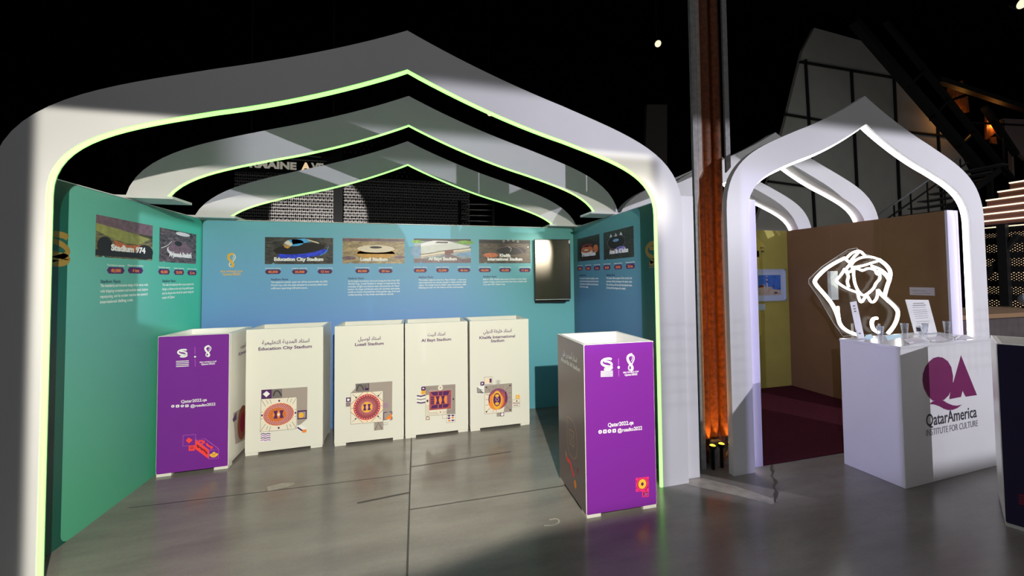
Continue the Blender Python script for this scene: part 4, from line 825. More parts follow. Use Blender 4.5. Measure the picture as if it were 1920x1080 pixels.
# counter
CX, CY, CR, CW, CD, CH = 3.559, 2.081, 0.043, 1.191, 0.411, 1.065
e = thing('welcome_counter', (CX, CY, 0), 'white square counter with a maroon letter logo on its front', 'counter', None, CR)
bm = bmesh.new(); box(bm, 0, CW, 0, CD, 0, CH - 0.022, 0.003); build('cabinet', bm, WHITE, e, world=False)
bm = bmesh.new(); box(bm, -0.003, CW + 0.003, -0.004, CD + 0.003, CH - 0.022, CH, 0.003); build('countertop', bm, mat('glossy_white_top', (0.8, 0.8, 0.82), 0.15, 0.5), e, world=False)
R = Matrix.Rotation(CR, 3, 'Z'); F = Flat((CX, CY, 0), R @ Vector((1, 0, 0)), (0, 0, 1))
z = zz(1680, 640, 4.91); P = lambda *q: [F.p(*z(*k)) for k in q]
qpts = [(245, 330), (258, 260), (295, 195), (345, 152), (385, 142), (430, 152), (478, 190), (510, 250), (523, 330), (522, 385)]
F.add(P((523, 380), (528, 375), (597, 128), (745, 495), (640, 510), (612, 455), (598, 512), (490, 533), (497, 480)), INKMAROON, 1)
F.add(P((242, 360), (246, 300), (268, 235), (305, 185), (345, 153), (385, 142), (430, 150), (475, 182), (508, 238), (524, 320), (522, 385), (510, 440), (485, 495), (440, 540), (385, 552), (335, 545), (290, 500), (255, 430)), INKMAROON, 2)
F.add(P((305, 578), (340, 550), (385, 542), (435, 545), (470, 568), (520, 588), (560, 592), (605, 582), (560, 615), (520, 630), (480, 632), (440, 620), (400, 597), (350, 580)), INKMAROON, 3)
F.build('letter_logo', e)['label'] = 'maroon letter logo'
F.text('QatarAmerica', F.p(*z(518, 738)), .132, INKCHAR, 2, width=.645, bold=.012); F.build('counter_name', e)
F.text('INSTITUTE FOR CULTURE', F.p(*z(523, 825)), .072, mat('grey_print', srgb(120, 115, 122), .5), 2, width=.66); F.build('counter_subtitle', e)

# glass tumblers on the counter
GLASS = bpy.data.materials.new('clear_glass'); GLASS.use_nodes = True; nt = GLASS.node_tree
_t = nt.nodes.new('ShaderNodeBsdfTransparent'); _t.inputs[0].default_value = (.93, .94, .97, 1); _g = nt.nodes.new('ShaderNodeBsdfGlossy'); _g.inputs['Roughness'].default_value = .06
_d = nt.nodes.new('ShaderNodeBsdfDiffuse'); _d.inputs[0].default_value = (.8, .82, .88, 1); _lw = nt.nodes.new('ShaderNodeLayerWeight'); _lw.inputs[0].default_value = .35
_m1 = nt.nodes.new('ShaderNodeMixShader'); _m1.inputs[0].default_value = .5; nt.links.new(_g.outputs[0], _m1.inputs[1]); nt.links.new(_d.outputs[0], _m1.inputs[2])
_m2 = nt.nodes.new('ShaderNodeMixShader'); nt.links.new(_lw.outputs['Facing'], _m2.inputs[0]); nt.links.new(_t.outputs[0], _m2.inputs[1]); nt.links.new(_m1.outputs[0], _m2.inputs[2])
nt.links.new(_m2.outputs[0], nt.nodes['Material Output'].inputs[0])
def tumbler(x, y, s, label):
    e = thing('shot_glass', (x, y, CH), label, 'glass', 'clear shot glasses on the counter')
    bm = bmesh.new(); prof = [(0.001, 0), (0.021, 0), (0.022, 0.006), (0.023, 0.03), (0.034, 0.085), (0.0315, 0.085), (0.021, 0.032), (0.001, 0.022)]
    lathe(bm, [(r * s * .62, zz_ * s * 1.2) for r, zz_ in prof], (x, y, CH + 0.0005), 20); build('glass_wall', bm, GLASS, e, smooth=True)
    bm = bmesh.new(); tube(bm, [(x + .0203 * s * math.cos(t), y + .0203 * s * math.sin(t), CH + .1026 * s) for t in [k * math.pi / 10 for k in range(20)]], .0014, 6, True); build('rim', bm, GLASS, e, smooth=True)
for px, py, s, l in ((1651, 639, 1.15, 'clear shot glass nearest the neon figure, leftmost of four'), (1697, 635, 1.25, 'clear shot glass second from the left, right of the neon figure'), (1735, 631, 1.1, 'clear shot glass standing in front of the tilted printed sheet'), (1776, 629, 1.2, 'clear shot glass right of the tilted sheet, rightmost of four')):
    p = onZ(px, py, CH); tumbler(p.x, p.y, s, l)
# sheet in a stand, narrow card holder
n_ = Vector((0.05, -0.97, 0.25)).normalized()
o_ = onZ(1738, 622, CH); o_ = Vector((o_.x, 2.46, CH + .004)); 
def sheet(corners, name, label, cat, th=0.004):
    pass
lo0, lo1 = onY(1715, 620.5, 2.46), onY(1757, 620.5, 2.46); hi0, hi1 = onY(1698, 562, 2.53), onY(1741, 562.5, 2.53)
lo0.z = lo1.z = CH + .004
e = thing('sheet_stand', ((lo0.x + lo1.x) / 2, 2.46, CH), 'printed white sheet leaning in a clear stand on the counter', 'sign')
bm = bmesh.new(); prism(bm, [lo0, lo1, hi1, hi0], Vector((0, .004, .001))); build('printed_sheet', bm, PAPERW, e)
U = (lo1 - lo0).normalized(); V = (hi0 - lo0).normalized(); F = Flat(lo0, U, V - U * V.dot(U)); sk = (hi0 - lo0)
def SP(a, b): v = (lo1 - lo0) * a + (hi0 - lo0) * b; return (v.dot(F.U), v.dot(F.V))
for k, (a0, a1, b) in enumerate(((.28, .78, .88), (.24, .84, .82), (.2, .8, .76), (.2, .8, .68), (.2, .82, .62), (.2, .8, .56), (.2, .82, .50), (.2, .78, .44), (.2, .8, .34), (.2, .76, .28))): F.stroke([SP(a0, b), SP(a1, b)], .006 if k < 2 else .003, INKLINE, 1)
F.add([SP(.1, .06), SP(.3, .06), SP(.3, .16), SP(.12, .18)], INKCHAR, 1); F.build('sheet_text', e)
bm = bmesh.new(); prism(bm, [lo0 + Vector((0, -.03, -.003)), lo1 + Vector((.02, -.03, -.003)), lo1 + Vector((.02, .06, -.003)), lo0 + Vector((0, .06, -.003))], Vector((0, 0, .003))); build('stand_base', bm, GLASS, e)
lo0, lo1 = onY(1607.5, 634, 2.42), onY(1621, 632, 2.42); hi0, hi1 = onY(1593.5, 567, 2.45), onY(1606, 565, 2.45); lo0.z = lo1.z = CH + .004
e = thing('card_holder', ((lo0.x + lo1.x) / 2, 2.42, CH), 'tall narrow white card leaning in front of the neon figure', 'sign')
bm = bmesh.new(); prism(bm, [lo0, lo1, hi1, hi0], Vector((.006, .004, .001))); build('narrow_card', bm, PAPERW, e)
U = (lo1 - lo0).normalized(); V = (hi0 - lo0).normalized(); F = Flat(lo0, U, V - U * V.dot(U))
for b in (.88, .80, .73, .12): F.add([SP(.3, b), SP(.62, b), SP(.62, b + .035), SP(.3, b + .035)], INKLINE, 1)
F.build('card_marks', e)
bm = bmesh.new(); box(bm, lo0.x - .01, lo1.x + .012, 2.40, 2.452, CH + .0003, CH + .0037); build('holder_base', bm, GLASS, e)
# leaflets
PB = mat('pale_blue_paper', srgb(190, 225, 245), .6); PG = mat('grey_white_paper', srgb(214, 208, 218), .5)
def leaflet(pts, m, label, z=0.0):
    q = [onZ(x, y, CH + .0006 + z) for x, y in pts]; bm = bmesh.new(); prism(bm, q, Vector((0, 0, .0016))); tag(build('leaflet', bm, m), label, 'leaflet', 'leaflets on the counter')
leaflet(((1623, 629), (1633, 627), (1638, 632), (1632, 636), (1621, 636)), PB, 'pale blue leaflet on the counter right of the narrow card')
leaflet(((1660, 630), (1688, 626), (1691, 632), (1664, 638)), PB, 'pale blue leaflet on the counter between the two left glasses')
leaflet(((1694, 637), (1722, 632), (1736, 640), (1706, 646)), PG, 'grey white leaflet on the counter before the second glass', .001)
leaflet(((1738, 633), (1762, 630), (1778, 637), (1750, 641)), PG, 'grey white leaflet on the counter before the tilted sheet', .001)
leaflet(((1784, 630), (1812, 628), (1826, 634), (1798, 637)), PG, 'grey white leaflet on the counter at its right end', .001)
# pens
def pen(a, b, label):
    a, b = onZ(*a, CH + .006), onZ(*b, CH + .006); bm = bmesh.new(); tube(bm, [a, a.lerp(b, .85), b], .005, 8); tag(build('pen', bm, mat('white_plastic', (.8, .8, .8), .25)), label, 'pen', 'white pens on the counter')
pen((1703, 643.5), (1711, 642), 'white pen on the front edge of the counter, leftmost of three'); pen((1745, 640), (1753, 638.5), 'white pen on the front edge of the counter, middle of three'); pen((1790, 636.5), (1800, 630), 'white pen on the counter, rightmost of three')

# neon figure hung behind the counter
NY = 2.76
pz = zz(1500, 440, 5.14); N = lambda q, dy=0.0: onY(*pz(*q), NY) + Vector((0, dy, 0))
e = thing('neon_sign', (4.2, NY, 1.02), 'white neon line figure adjusting a headscarf, glowing above the counter', 'neon sign')
def smooth3(pts, k=2):
    for _ in range(k):
        q = [pts[0]]
        for a, b in zip(pts, pts[1:]): q += [a.lerp(b, .25), a.lerp(b, .75)]
        pts = q + [pts[-1]]
    return pts
STROKES = [[(430, 225), (330, 275), (230, 340), (140, 435), (145, 475), (240, 580), (320, 680), (365, 790), (385, 870), (450, 930), (550, 965)], [(365, 690), (370, 760), (382, 840)],
 [(760, 240), (830, 290), (872, 350), (868, 420), (838, 500), (815, 590)], [(750, 535), (800, 595), (940, 715), (945, 780), (915, 870), (850, 950)],
 [(440, 235), (500, 172), (575, 150), (628, 205)], [(470, 305), (500, 235), (570, 165)], [(425, 225), (470, 262)], [(490, 305), (515, 255), (600, 215), (690, 212), (765, 240)], [(500, 318), (600, 302), (690, 272), (750, 255)],
 [(515, 330), (560, 325), (600, 352), (650, 322), (725, 335), (738, 380), (772, 385), (770, 430), (728, 470), (715, 515), (640, 580), (595, 585), (548, 525), (520, 440), (515, 330)],
 [(430, 330), (400, 385), (345, 440), (370, 470), (450, 520), (530, 550), (565, 560)], [(440, 350), (472, 400), (452, 450), (470, 505)], [(465, 305), (438, 340), (470, 368), (505, 340)],
 [(555, 550), (568, 620), (590, 662), (635, 590)], [(648, 590), (695, 668), (748, 605), (745, 530)], [(690, 300), (785, 335), (855, 400)], [(755, 350), (820, 382), (852, 435)], [(740, 805), (705, 808), (688, 850), (705, 915), (755, 942)]]
for s_ in STROKES:
    bm = bmesh.new(); r = .0155 if len(s_) > 9 and s_[0][0] == 430 or s_[0][0] in (760, 750, 740) else .011
    tube(bm, smooth3([N(q) for q in s_]), r, 8); build('neon_tube', bm, NEON_GLOW, e, smooth=True)
ACR = bpy.data.materials.new('clear_acrylic'); ACR.use_nodes = True; nt = ACR.node_tree
tr = nt.nodes.new('ShaderNodeBsdfTransparent'); tr.inputs[0].default_value = (.94, .95, .95, 1); gl = nt.nodes.new('ShaderNodeBsdfGlossy'); gl.inputs['Roughness'].default_value = .15; mx = nt.nodes.new('ShaderNodeMixShader'); mx.inputs[0].default_value = .012
nt.links.new(tr.outputs[0], mx.inputs[1]); nt.links.new(gl.outputs[0], mx.inputs[2]); nt.links.new(mx.outputs[0], nt.nodes['Material Output'].inputs[0])
AO = [(580, 125), (645, 180), (760, 212), (885, 305), (922, 385), (905, 470), (860, 580), (998, 708), (992, 800), (930, 948), (450, 985), (360, 860), (215, 610), (115, 470), (120, 425), (240, 310), (420, 190), (500, 140)]
bm = bmesh.new(); prism(bm, [N(q, .03) for q in AO], Vector((0, .006, 0))); build('acrylic_board', bm, ACR, e)
bm = bmesh.new(); tube(bm, [N(q, .033) for q in AO], .0016, 6, True); build('board_edge', bm, mat('bright_acrylic_edge', (.55, .57, .55), .2), e)
bm = bmesh.new(); box(bm, N((340, 330)).x, N((410, 330)).x, NY + .045, NY + .075, N((400, 630)).z, N((400, 350)).z); build('power_box', bm, mat('grey_plastic', (.35, .35, .33), .5), e)
for q in ((560, 960), (820, 960)):
    p = N(q, .05); bm = bmesh.new(); tube(bm, [(p.x, p.y, .010), (p.x, p.y, p.z + .10)], .012, 10); lathe(bm, [(.001, 0), (.09, 0), (.09, .012), (.001, .014)], (p.x, p.y, .0085), 20); build('stand_pole', bm, mat('steel_wire', (.5, .47, .45), .4, metal=1.0), e)

# ------------------------------------------------------------------ rusty column between the booths
RUST = mat('rusted_steel', (0.115, 0.034, 0.009), 0.5, 0.2, noise=0.45, nscale=30, bump=0.25)
GALV = mat('grey_steel', (0.28, 0.28, 0.28), 0.55, 0.4, noise=0.2, nscale=25); CONC = mat('grey_concrete_block', (0.20, 0.19, 0.175), 0.8, noise=0.2, nscale=12)
e = thing('steel_column', (2.48, 2.80, 0), 'tall rusty orange steel column rising between the two booths', 'column'); e['kind'] = 'thing'
for k, (a, b, y) in enumerate(((2.350, 2.440, 2.745), (2.445, 2.540, 2.765), (2.545, 2.630, 2.745))):
    bm = bmesh.new(); c = (a + b) / 2; r = (b - a) / 2
    n = 14; prof = [(c - r * math.cos(math.pi * j / (n - 1)), y + .6 * r - .6 * r * math.sin(math.pi * j / (n - 1))) for j in range(n)]
    v0 = [bm.verts.new((x, y_, .235)) for x, y_ in prof]; v1 = [bm.verts.new((x, y_, 10.99)) for x, y_ in prof]
    for j in range(n - 1): bm.faces.new((v0[j], v0[j + 1], v1[j + 1], v1[j]))
    bm.faces.new((v0[0], v1[0], v1[-1], v0[-1])); bm.faces.new(v0); bm.faces.new(v1)
    build('rounded_flute', bm, RUST, e)
bm = bmesh.new(); box(bm, 2.42, 2.62, 2.80, 2.88, 0, 10.99); build('core', bm, RUST, e)
zt = 2.46
bm = bmesh.new(); box(bm, 2.298, 2.346, 2.72, 2.745, 0, 10.99); build('flange_bar', bm, GALV, e)['label'] = 'grey steel edge bar'
bm = bmesh.new(); prism(bm, [Vector((2.348, 2.722, 10.99)), Vector((2.388, 2.722, 10.99)), Vector((2.388, 2.722, 2.52)), Vector((2.350, 2.722, 2.45))], Vector((0, .018, 0))); build('gusset_plate', bm, GALV, e)['label'] = 'grey pointed plate'
bm = bmesh.new(); prism(bm, [Vector((2.634, 2.722, 10.99)), Vector((2.682, 2.722, 10.99)), Vector((2.682, 2.722, 2.57)), Vector((2.634, 2.722, 2.52))], Vector((0, .018, 0))); build('gusset_plate', bm, GALV, e)['label'] = 'grey pointed plate'
bm = bmesh.new(); box(bm, 2.44, 2.535, 2.745, 2.799, 0, .20); build('base_block', bm, CONC, e)['label'] = 'grey concrete base block'
UPL = mat('amber_lamp_lens', (.9, .6, .1), .4, emit=(1.0, .55, .04), strength=3.0)
for k, (x, y) in enumerate(((2.40, 2.705), (2.495, 2.712), (2.588, 2.705))):
    e = thing('uplight', (x, y, 0), ('amber uplight at the left foot of the rusty column', 'amber uplight in the middle at the foot of the rusty column', 'amber uplight at the right foot of the rusty column, by the white post')[k], 'lamp', 'amber uplights of the column')
    bm = bmesh.new(); lathe(bm, [(.001, 0), (.013, 0), (.013, .16), (.028, .175), (.030, .20), (.026, .20), (.024, .19), (.001, .19)], (x, y, 0), 16); build('housing', bm, BLACK, e, smooth=True)
    bm = bmesh.new(); lathe(bm, [(.001, .006), (.015, .004), (.0235, -.002), (.0235, -.006), (.001, -.006)], (x, y, .199), 16); build('lens', bm, UPL, e, smooth=True)['label'] = 'glowing amber lens'
    lamp('uplight_beam', 'SPOT', (x, y + .012, .205), 12, (1.0, .40, .05), .012, (x, y + .10, 3.2), 66, .9)

# ------------------------------------------------------------------ things in the dark hall behind
def pix(poly, y): return [onY(a, b, y) for a, b in poly]
PANEL = mat('grey_screen_cloth', (.66, .65, .59), .9, .1, noise=.05, nscale=2); JOINT = mat('dark_joint', (.02, .02, .02), .8)
PY = 9.0
e = thing('panel_screen', (onY(1600, 400, PY).x, PY, 0), 'dim grey panelled wall rising behind the brown booth arches', 'panel wall'); e['kind'] = 'thing'
pol = pix([(1527, 52), (1628, 80), (1705, 160), (1800, 285), (1822, 330), (1770, 420), (1690, 470), (1400, 470), (1424, 400), (1472, 230), (1505, 95)], PY)
bm = bmesh.new(); prism(bm, pol, Vector((0, .1, 0))); build('cloth_panel', bm, PANEL, e)
for px in (1480, 1620, 1760):
    p = onY(px, 460, PY); bm = bmesh.new(); box(bm, p.x - .06, p.x + .06, PY + .1, PY + .2, 0, p.z + 1.2); build('support_post', bm, BLACK, e)
for a, b in (((1500, 116), (1690, 148)), ((1470, 214), (1600, 236)), ((1600, 236), (1800, 258)), ((1510, 112), (1530, 460)), ((1596, 132), (1612, 460)), ((1676, 142), (1690, 460)), ((1757, 220), (1768, 420)), ((1440, 340), (1560, 356))):
    bm = bmesh.new(); bar(bm, onY(*a, PY - .03), onY(*b, PY - .03), .05, .075, Vector((0, 1, 0))); build('joint_bar', bm, JOINT, e)
bm = bmesh.new(); bx_ = onY(1905, 260, PY).x; box(bm, bx_ - .05, bx_ + .05, PY + .1, PY + .2, 0, 6.6); prism(bm, pix([(1858, 232), (1882, 222), (1925, 224), (1925, 300), (1890, 268)], PY), Vector((0, .1, 0)))
tag(build('panel_screen', bm, mat('pinkish_cloth', (.42, .32, .29), .9, .1)), 'pinkish grey panel high at the right edge, beyond the dark beams', 'panel wall')['kind'] = 'thing'
lamp('hall_wash', 'SPOT', (4.5, 5.5, 2.6), 66, (1, .97, .88), .3, onY(1610, 230, PY), 62, .6)
bm = bmesh.new(); bx_ = onY(1230, 260, PY).x; box(bm, bx_ - .05, bx_ + .05, PY + .1, PY + .2, 0, 5); prism(bm, pix([(1213, 196), (1251, 196), (1251, 345), (1209, 330)], PY), Vector((0, .1, 0)))
tag(build('panel_screen', bm, mat('dim_brown_cloth', (.11, .095, .08), .9, .1)), 'very dim narrow brown panel above the right shoulder of the front green-lit arch', 'panel wall')['kind'] = 'thing'
# diagonal roof truss
DM = mat('dark_steel', (.012, .012, .012), .5, .4)
TY = 8.0
e = thing('roof_truss', (onY(1700, 200, TY).x, TY, 0), 'black diagonal steel truss crossing in front of the grey panelled wall', 'truss'); e['kind'] = 'thing'
for a, b, w_ in (((1600, 40), (1850, 330), .20), ((1660, 40), (1905, 345), .12), ((1735, 130), (1700, 165), .07), ((1780, 185), (1745, 225), .07), ((1830, 245), (1795, 280), .07), ((1760, 150), (1925, 205), .16), ((1845, 200), (1905, 290), .14), ((1880, 225), (1884, 330), .05), ((1820, 230), (1925, 235), .05)):
    bm = bmesh.new(); bar(bm, onY(*a, TY), onY(*b, TY), w_, w_, Vector((0, 1, 0))); build('beam', bm, DM, e)
TR = e
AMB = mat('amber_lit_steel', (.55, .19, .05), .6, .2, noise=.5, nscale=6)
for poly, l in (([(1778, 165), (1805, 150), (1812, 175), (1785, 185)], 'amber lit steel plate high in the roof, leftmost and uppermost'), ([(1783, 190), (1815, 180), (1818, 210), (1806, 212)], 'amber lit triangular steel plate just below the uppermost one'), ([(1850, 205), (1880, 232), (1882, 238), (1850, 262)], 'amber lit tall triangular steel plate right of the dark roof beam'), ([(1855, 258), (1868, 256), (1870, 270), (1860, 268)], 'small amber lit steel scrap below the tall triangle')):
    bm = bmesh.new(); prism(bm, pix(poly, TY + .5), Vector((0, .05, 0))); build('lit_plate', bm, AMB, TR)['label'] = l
p = onY(1800, 215, TY + .42); lamp('amber_roof_lamp', 'POINT', p, 5, (1, .4, .08), .05)
p = onY(1865, 235, TY + .42); lamp('amber_roof_lamp', 'POINT', p, 4, (1, .4, .08), .05)
# staircase with railing behind the brown booth
SY = 6.6
e = thing('staircase', (onY(1740, 400, SY).x, SY, 0), 'dark steel staircase with railings seen through the right arch', 'staircase')
for s_, (a, b) in enumerate((((1640, 408), (1800, 296)), ((1655, 416), (1815, 304)))):
    bm = bmesh.new(); bar(bm, onY(*a, SY + .02 * s_), onY(*b, SY + .02 * s_), .03); build('handrail', bm, GALV if s_ == 0 else DM, e)
for k in range(6):
    t = k / 5; a = (1645 + 155 * t, 404 - 108 * t); bm = bmesh.new(); bar(bm, onY(a[0], a[1], SY), onY(a[0] + 4, a[1] + 75, SY), .025); build('baluster', bm, DM, e)
for k in range(10):
    t = k / 9; x, y = 1690 + 170 * t, 440 - 130 * t; bm = bmesh.new(); p = onY(x, y, SY + .2); box(bm, p.x - .03, p.x + .34, SY, SY + .9, p.z - .03, p.z); build('tread', bm, mat('worn_tread', (.10, .10, .10), .5), e)
bm = bmesh.new(); bar(bm, onY(1690, 460, SY), onY(1875, 318, SY), .16, .04, Vector((0, 1, 0))); build('stringer', bm, DM, e)
for px in (1700, 1850):
    p = onY(px, 440 - (px - 1690) * .77, SY + .5); bm = bmesh.new(); box(bm, p.x - .05, p.x + .05, SY + .4, SY + .5, 0, p.z + .06); build('support_post', bm, DM, e)
lamp('stair_light', 'POINT', onY(1790, 300, SY - .8), 10, (.9, .95, 1), .1)
# perforated metal facade with light behind, right
FX = 10.5
e = thing('perforated_facade', (FX, 4.4, 0), 'rows of perforated dark metal glowing warm from behind, at the right edge', 'facade'); e['kind'] = 'thing'
WARM = mat('warm_backlight', (.8, .6, .4), .6, emit=(1.0, .72, .42), strength=1.1); PLATE = mat('perforated_dark_metal', (.035, .022, .018), .5, .4)
ya, yb = onX(1835, 500, FX).y, onX(1935, 500, FX).y
def lat(bm, x, y0, y1, z0, z1, cell, w_):
    h = z1 - z0; k = -int(h / cell) - 1
    n = int((y0 - y1) / cell) + 2
    for s in (1, -1):
        for i in range(-8, n + 8):
            yy = y1 + i * cell; p, q = Vector((x, yy, z0)), Vector((x, yy + s * h * 1.2, z1)); 
            pts = []
            d = q - p; t0, t1 = 0.0, 1.0
            lo, hi = (y1 - p.y) / d.y, (y0 - p.y) / d.y
            if lo > hi: lo, hi = hi, lo
            t0, t1 = max(t0, lo), min(t1, hi)
            if t1 - t0 > .02: bar(bm, p + d * t0, p + d * t1, w_, .012, Vector((1, 0, 0)))
rows = [(433, 445), (458, 473), (485, 499), (511, 526), (538, 552), (563, 578)]
for a, b in rows:
    z1, z0 = onX(1880, a, FX).z, onX(1880, b, FX).z
    bm = bmesh.new(); lat(bm, FX - .03, ya, yb, z0, z1, (z1 - z0) / 2.6, (z1 - z0) * .15); build('mesh_strip', bm, PLATE, e)
    bm = bmesh.new(); box(bm, FX + .10, FX + .12, yb, ya, z0, z1); build('light_panel', bm, WARM, e)['label'] = 'warm light behind the mesh'
pr = 598
for a, b in rows[::-1] + [(412, 420)]:
    z1, z0 = onX(1880, b, FX).z, onX(1880, pr, FX).z; bm = bmesh.new(); box(bm, FX - .05, FX + .2, yb, ya, z0, z1); build('dark_rail', bm, DM, e); pr = a
bm = bmesh.new(); p = onX(1893, 500, FX); box(bm, FX - .2, FX - .1, p.y - .055, p.y + .055, .9, onX(1893, 420, FX).z); build('upright', bm, DM, e)
bm = bmesh.new(); bar(bm, onX(1850, 520, FX - .12), onX(1908, 440, FX - .12), .10, .05); build('brace', bm, DM, e)
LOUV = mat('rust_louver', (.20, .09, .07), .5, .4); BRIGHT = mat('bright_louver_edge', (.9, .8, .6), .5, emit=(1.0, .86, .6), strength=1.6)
for k in range(7):
    y = 345 + 13.2 * k; off = max(0, 1897 - 27 * k - 1835)
    ys = onX(1895 - 22 * k if k < 3 else 1835, y, FX).y
    z1 = onX(1880, y + 2, FX).z; z0 = onX(1880, y + 12, FX).z
    bm = bmesh.new(); box(bm, FX - .02, FX + .06, yb, ys, z0, z1); build('louver', bm, LOUV, e)
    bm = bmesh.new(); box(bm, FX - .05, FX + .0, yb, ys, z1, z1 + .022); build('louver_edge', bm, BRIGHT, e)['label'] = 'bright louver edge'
# metal bar counter and lamp globe at the right edge
e = thing('metal_bar', (6.4, 2.75, 0), 'brushed metal bar counter beyond the right arch post', 'bar counter')
a = onY(1862, 588, 3.0)
bm = bmesh.new(); box(bm, 5.95, 8.2, 3.0, 3.6, 0, a.z - .05); build('front', bm, mat('brushed_bar_metal', (.32, .27, .27), .35, metal=.8, noise=.15, nscale=5), e)
bm = bmesh.new(); box(bm, 5.92, 8.25, 2.96, 3.65, a.z - .05, a.z); build('bar_top', bm, mat('tan_bar_top', srgb(150, 120, 90), .4), e)
p = onY(1926, 556, 3.3); e = thing('globe_lamp', (p.x, 3.3, a.z), 'pale round globe at the right edge above the metal bar', 'globe')
bm = bmesh.new(); bmesh.ops.create_uvsphere(bm, u_segments=24, v_segments=16, radius=.085, matrix=Matrix.Translation((p.x, 3.3, a.z + .115))); build('globe', bm, mat('pale_blue_globe', srgb(190, 205, 225), .3), e, smooth=True)
bm = bmesh.new(); lathe(bm, [(.001, 0), (.05, 0), (.05, .012), (.03, .035), (.001, .035)], (p.x, 3.3, a.z), 16); build('globe_base', bm, DM, e)
# perforated metal screen and street sign beyond the back wall
MY = 9.6
e = thing('perforated_screen', (onY(560, 400, MY).x, MY, 0), 'dark perforated metal screen partly lit, seen under the rear arch', 'metal screen'); e['kind'] = 'thing'
MESHM = mat('punched_metal', (.34, .32, .30), .45, .4); x0, x1 = onY(440, 400, MY).x, onY(880, 400, MY).x; z1, z0 = onY(600, 330, MY).z, onY(600, 440, MY).z
def hexmesh(bm, xa, xb, za, zb, c, w_):
    h = zb - za
    for s in (1, -1):
        i = xa - h
        while i < xb + h:
            p, q = Vector((i, MY, za)), Vector((i + s * h * .6, MY, zb)); d = q - p
            lo, hi = (xa - p.x) / d.x, (xb - p.x) / d.x
            if lo > hi: lo, hi = hi, lo
            t0, t1 = max(0, lo), min(1, hi)
            if t1 - t0 > .02: bar(bm, p + d * t0, p + d * t1, w_, .012, Vector((0, 1, 0)))
            i += c
for xa, xb in ((x0, onY(628, 400, MY).x), (onY(643, 400, MY).x, x1)):
    bm = bmesh.new(); hexmesh(bm, xa, xb, z0, z1, .085, .034); build('mesh_panel', bm, MESHM, e)
for k in range(12):
    z = z0 + (z1 - z0) * k / 11; bm = bmesh.new(); box(bm, x0, x1, MY - .012, MY - .002, z - .008, z + .008); build('rib', bm, mat('dark_rib', (.05, .05, .05), .4, .5), e)
lamp('screen_light', 'SPOT', (onY(560, 400, MY).x + .4, 5.6, 1.9), 1100, (1, .97, .95), .02, onY(600, 415, MY), 29, .15)
for px, w_ in ((635, 1.2),):
    bm = bmesh.new(); p = onY(px, 400, MY); box(bm, p.x - .10, p.x + .10, MY - .08, MY - .0, 0, z1 + 1.5); build('mullion', bm, BLACK, e)
GY = 8.6
pa, pb = onY(486, 300, GY), onY(612, 320, GY)
e = thing('street_sign', ((pa.x + pb.x) / 2, GY, pb.z), 'dark overhead sign with pale street name letters behind the arches', 'sign')
bm = bmesh.new(); box(bm, onY(455, 300, GY).x, onY(640, 300, GY).x, GY + .01, GY + .06, onY(560, 326, GY).z, onY(560, 290, GY).z); build('sign_board', bm, BLACK, e)
F = Flat((0, GY, 0), (1, 0, 0), (0, 0, 1)); LET = mat('dim_letter', (.16, .155, .135), .6, emit=(.55, .52, .42), strength=.45); LETA = mat('lit_letter', (.8, .6, .35), .6, emit=(1.0, .72, .4), strength=.8)
F.text('RMAINE', (F.p(556, 317)[0], F.p(540, 317)[1]), .20, LET, 1, 'r', bold=.05, width=F.p(560, 317)[0] - F.p(472, 317)[0]); F.text('VE', (F.p(583, 318)[0], F.p(590, 318.5)[1]), .20, LET, 1, 'l', bold=.05); F.build('sign_letters', e)['label'] = 'dim pale letters'
F.text('A', (F.p(573.5, 318)[0], F.p(573, 318.5)[1]), .21, LETA, 1, 'c', bold=.05); F.build('lit_letter', e)['label'] = 'warm lit letter A'
for px in (470, 625):
    p = onY(px, 300, GY); bm = bmesh.new(); box(bm, p.x - .02, p.x + .02, GY + .015, GY + .055, p.z, 11.0); build('hanger', bm, BLACK, e)
for k, (y, xa, xb) in enumerate(((291, 565, 602), (299, 545, 612))):
    bm = bmesh.new(); tube(bm, [onY(xa, y, GY - .05), onY(xb, y + 4, GY - .05)], .012, 6); build('rail', bm, GALV, e)
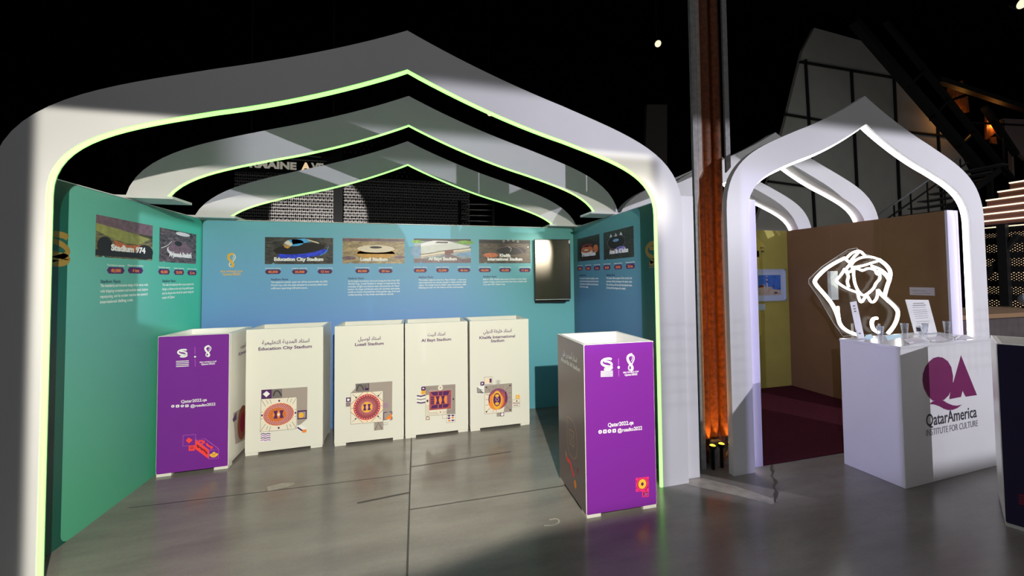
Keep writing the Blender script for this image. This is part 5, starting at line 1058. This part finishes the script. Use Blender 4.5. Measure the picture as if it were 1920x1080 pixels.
# thin horizontal tubes glinting behind the right of the rear arch
e = thing('rod_rail', (onY(893, 400, 8.9).x, 8.9, 0), 'stack of four thin glinting steel rods on dark posts behind the rear green-lit arch', 'railing')
for k, y in enumerate((383, 393.5, 404, 414.5)):
    bm = bmesh.new(); tube(bm, [onY(862, y, 8.9), onY(925, y + .6, 8.9)], .02, 8); build('rod', bm, mat('polished_rod', (.7, .66, .6), .2, metal=1.0), e, smooth=True)
for px in (862, 925):
    p = onY(px, 380, 8.9); bm = bmesh.new(); box(bm, p.x - .03, p.x + .03, 8.9, 8.96, 0, p.z + .05); build('post', bm, BLACK, e)
lamp('rod_light', 'SPOT', (onY(893, 400, 10.99).x, 5.2, 2.0), 60, (1, .85, .65), .05, onY(893, 398, 10.99), 9, .6)
# ceiling spots
def spot(px, py, z, label, s=1.0):
    p = onZ(px, py, z); e = thing('ceiling_spotlight', p, label, 'lamp', 'small ceiling spotlights')
    d = Vector((-.3, -.75, -.55)).normalized(); rot = d.to_track_quat('-Z', 'Y').to_matrix().to_4x4(); M = Matrix.Translation(p) @ rot
    bm = bmesh.new(); lathe(bm, [(.001, .16), (.05, .16), (.07 * s, .02), (.075 * s, 0), (.068 * s, 0), (.06 * s, .012)], (0, 0, 0), 20); bmesh.ops.transform(bm, matrix=M, verts=bm.verts); build('housing', bm, DM, e, smooth=True)
    bm = bmesh.new(); lathe(bm, [(.001, .012), (.065 * s, .012), (.065 * s, .014), (.001, .014)], (0, 0, 0), 20); bmesh.ops.transform(bm, matrix=M, verts=bm.verts); build('lens', bm, mat('warm_lens', (.9, .8, .6), .4, emit=(1, .85, .6), strength=1.1), e)['label'] = 'glowing lens'
    bm = bmesh.new(); tube(bm, [p + Vector((0, .05, .1)), Vector((p.x, p.y + .05, 11.0))], .012, 6); build('stem', bm, BLACK, e)
spot(1234, 82, 6.2, 'small warm ceiling spotlight high above the rusty column')
spot(918, 213, 5.6, 'small warm ceiling spotlight peeping below the front green-lit arch')
spot(1919, 6, 5.6, 'small warm ceiling spotlight in the upper right corner', 1.2)
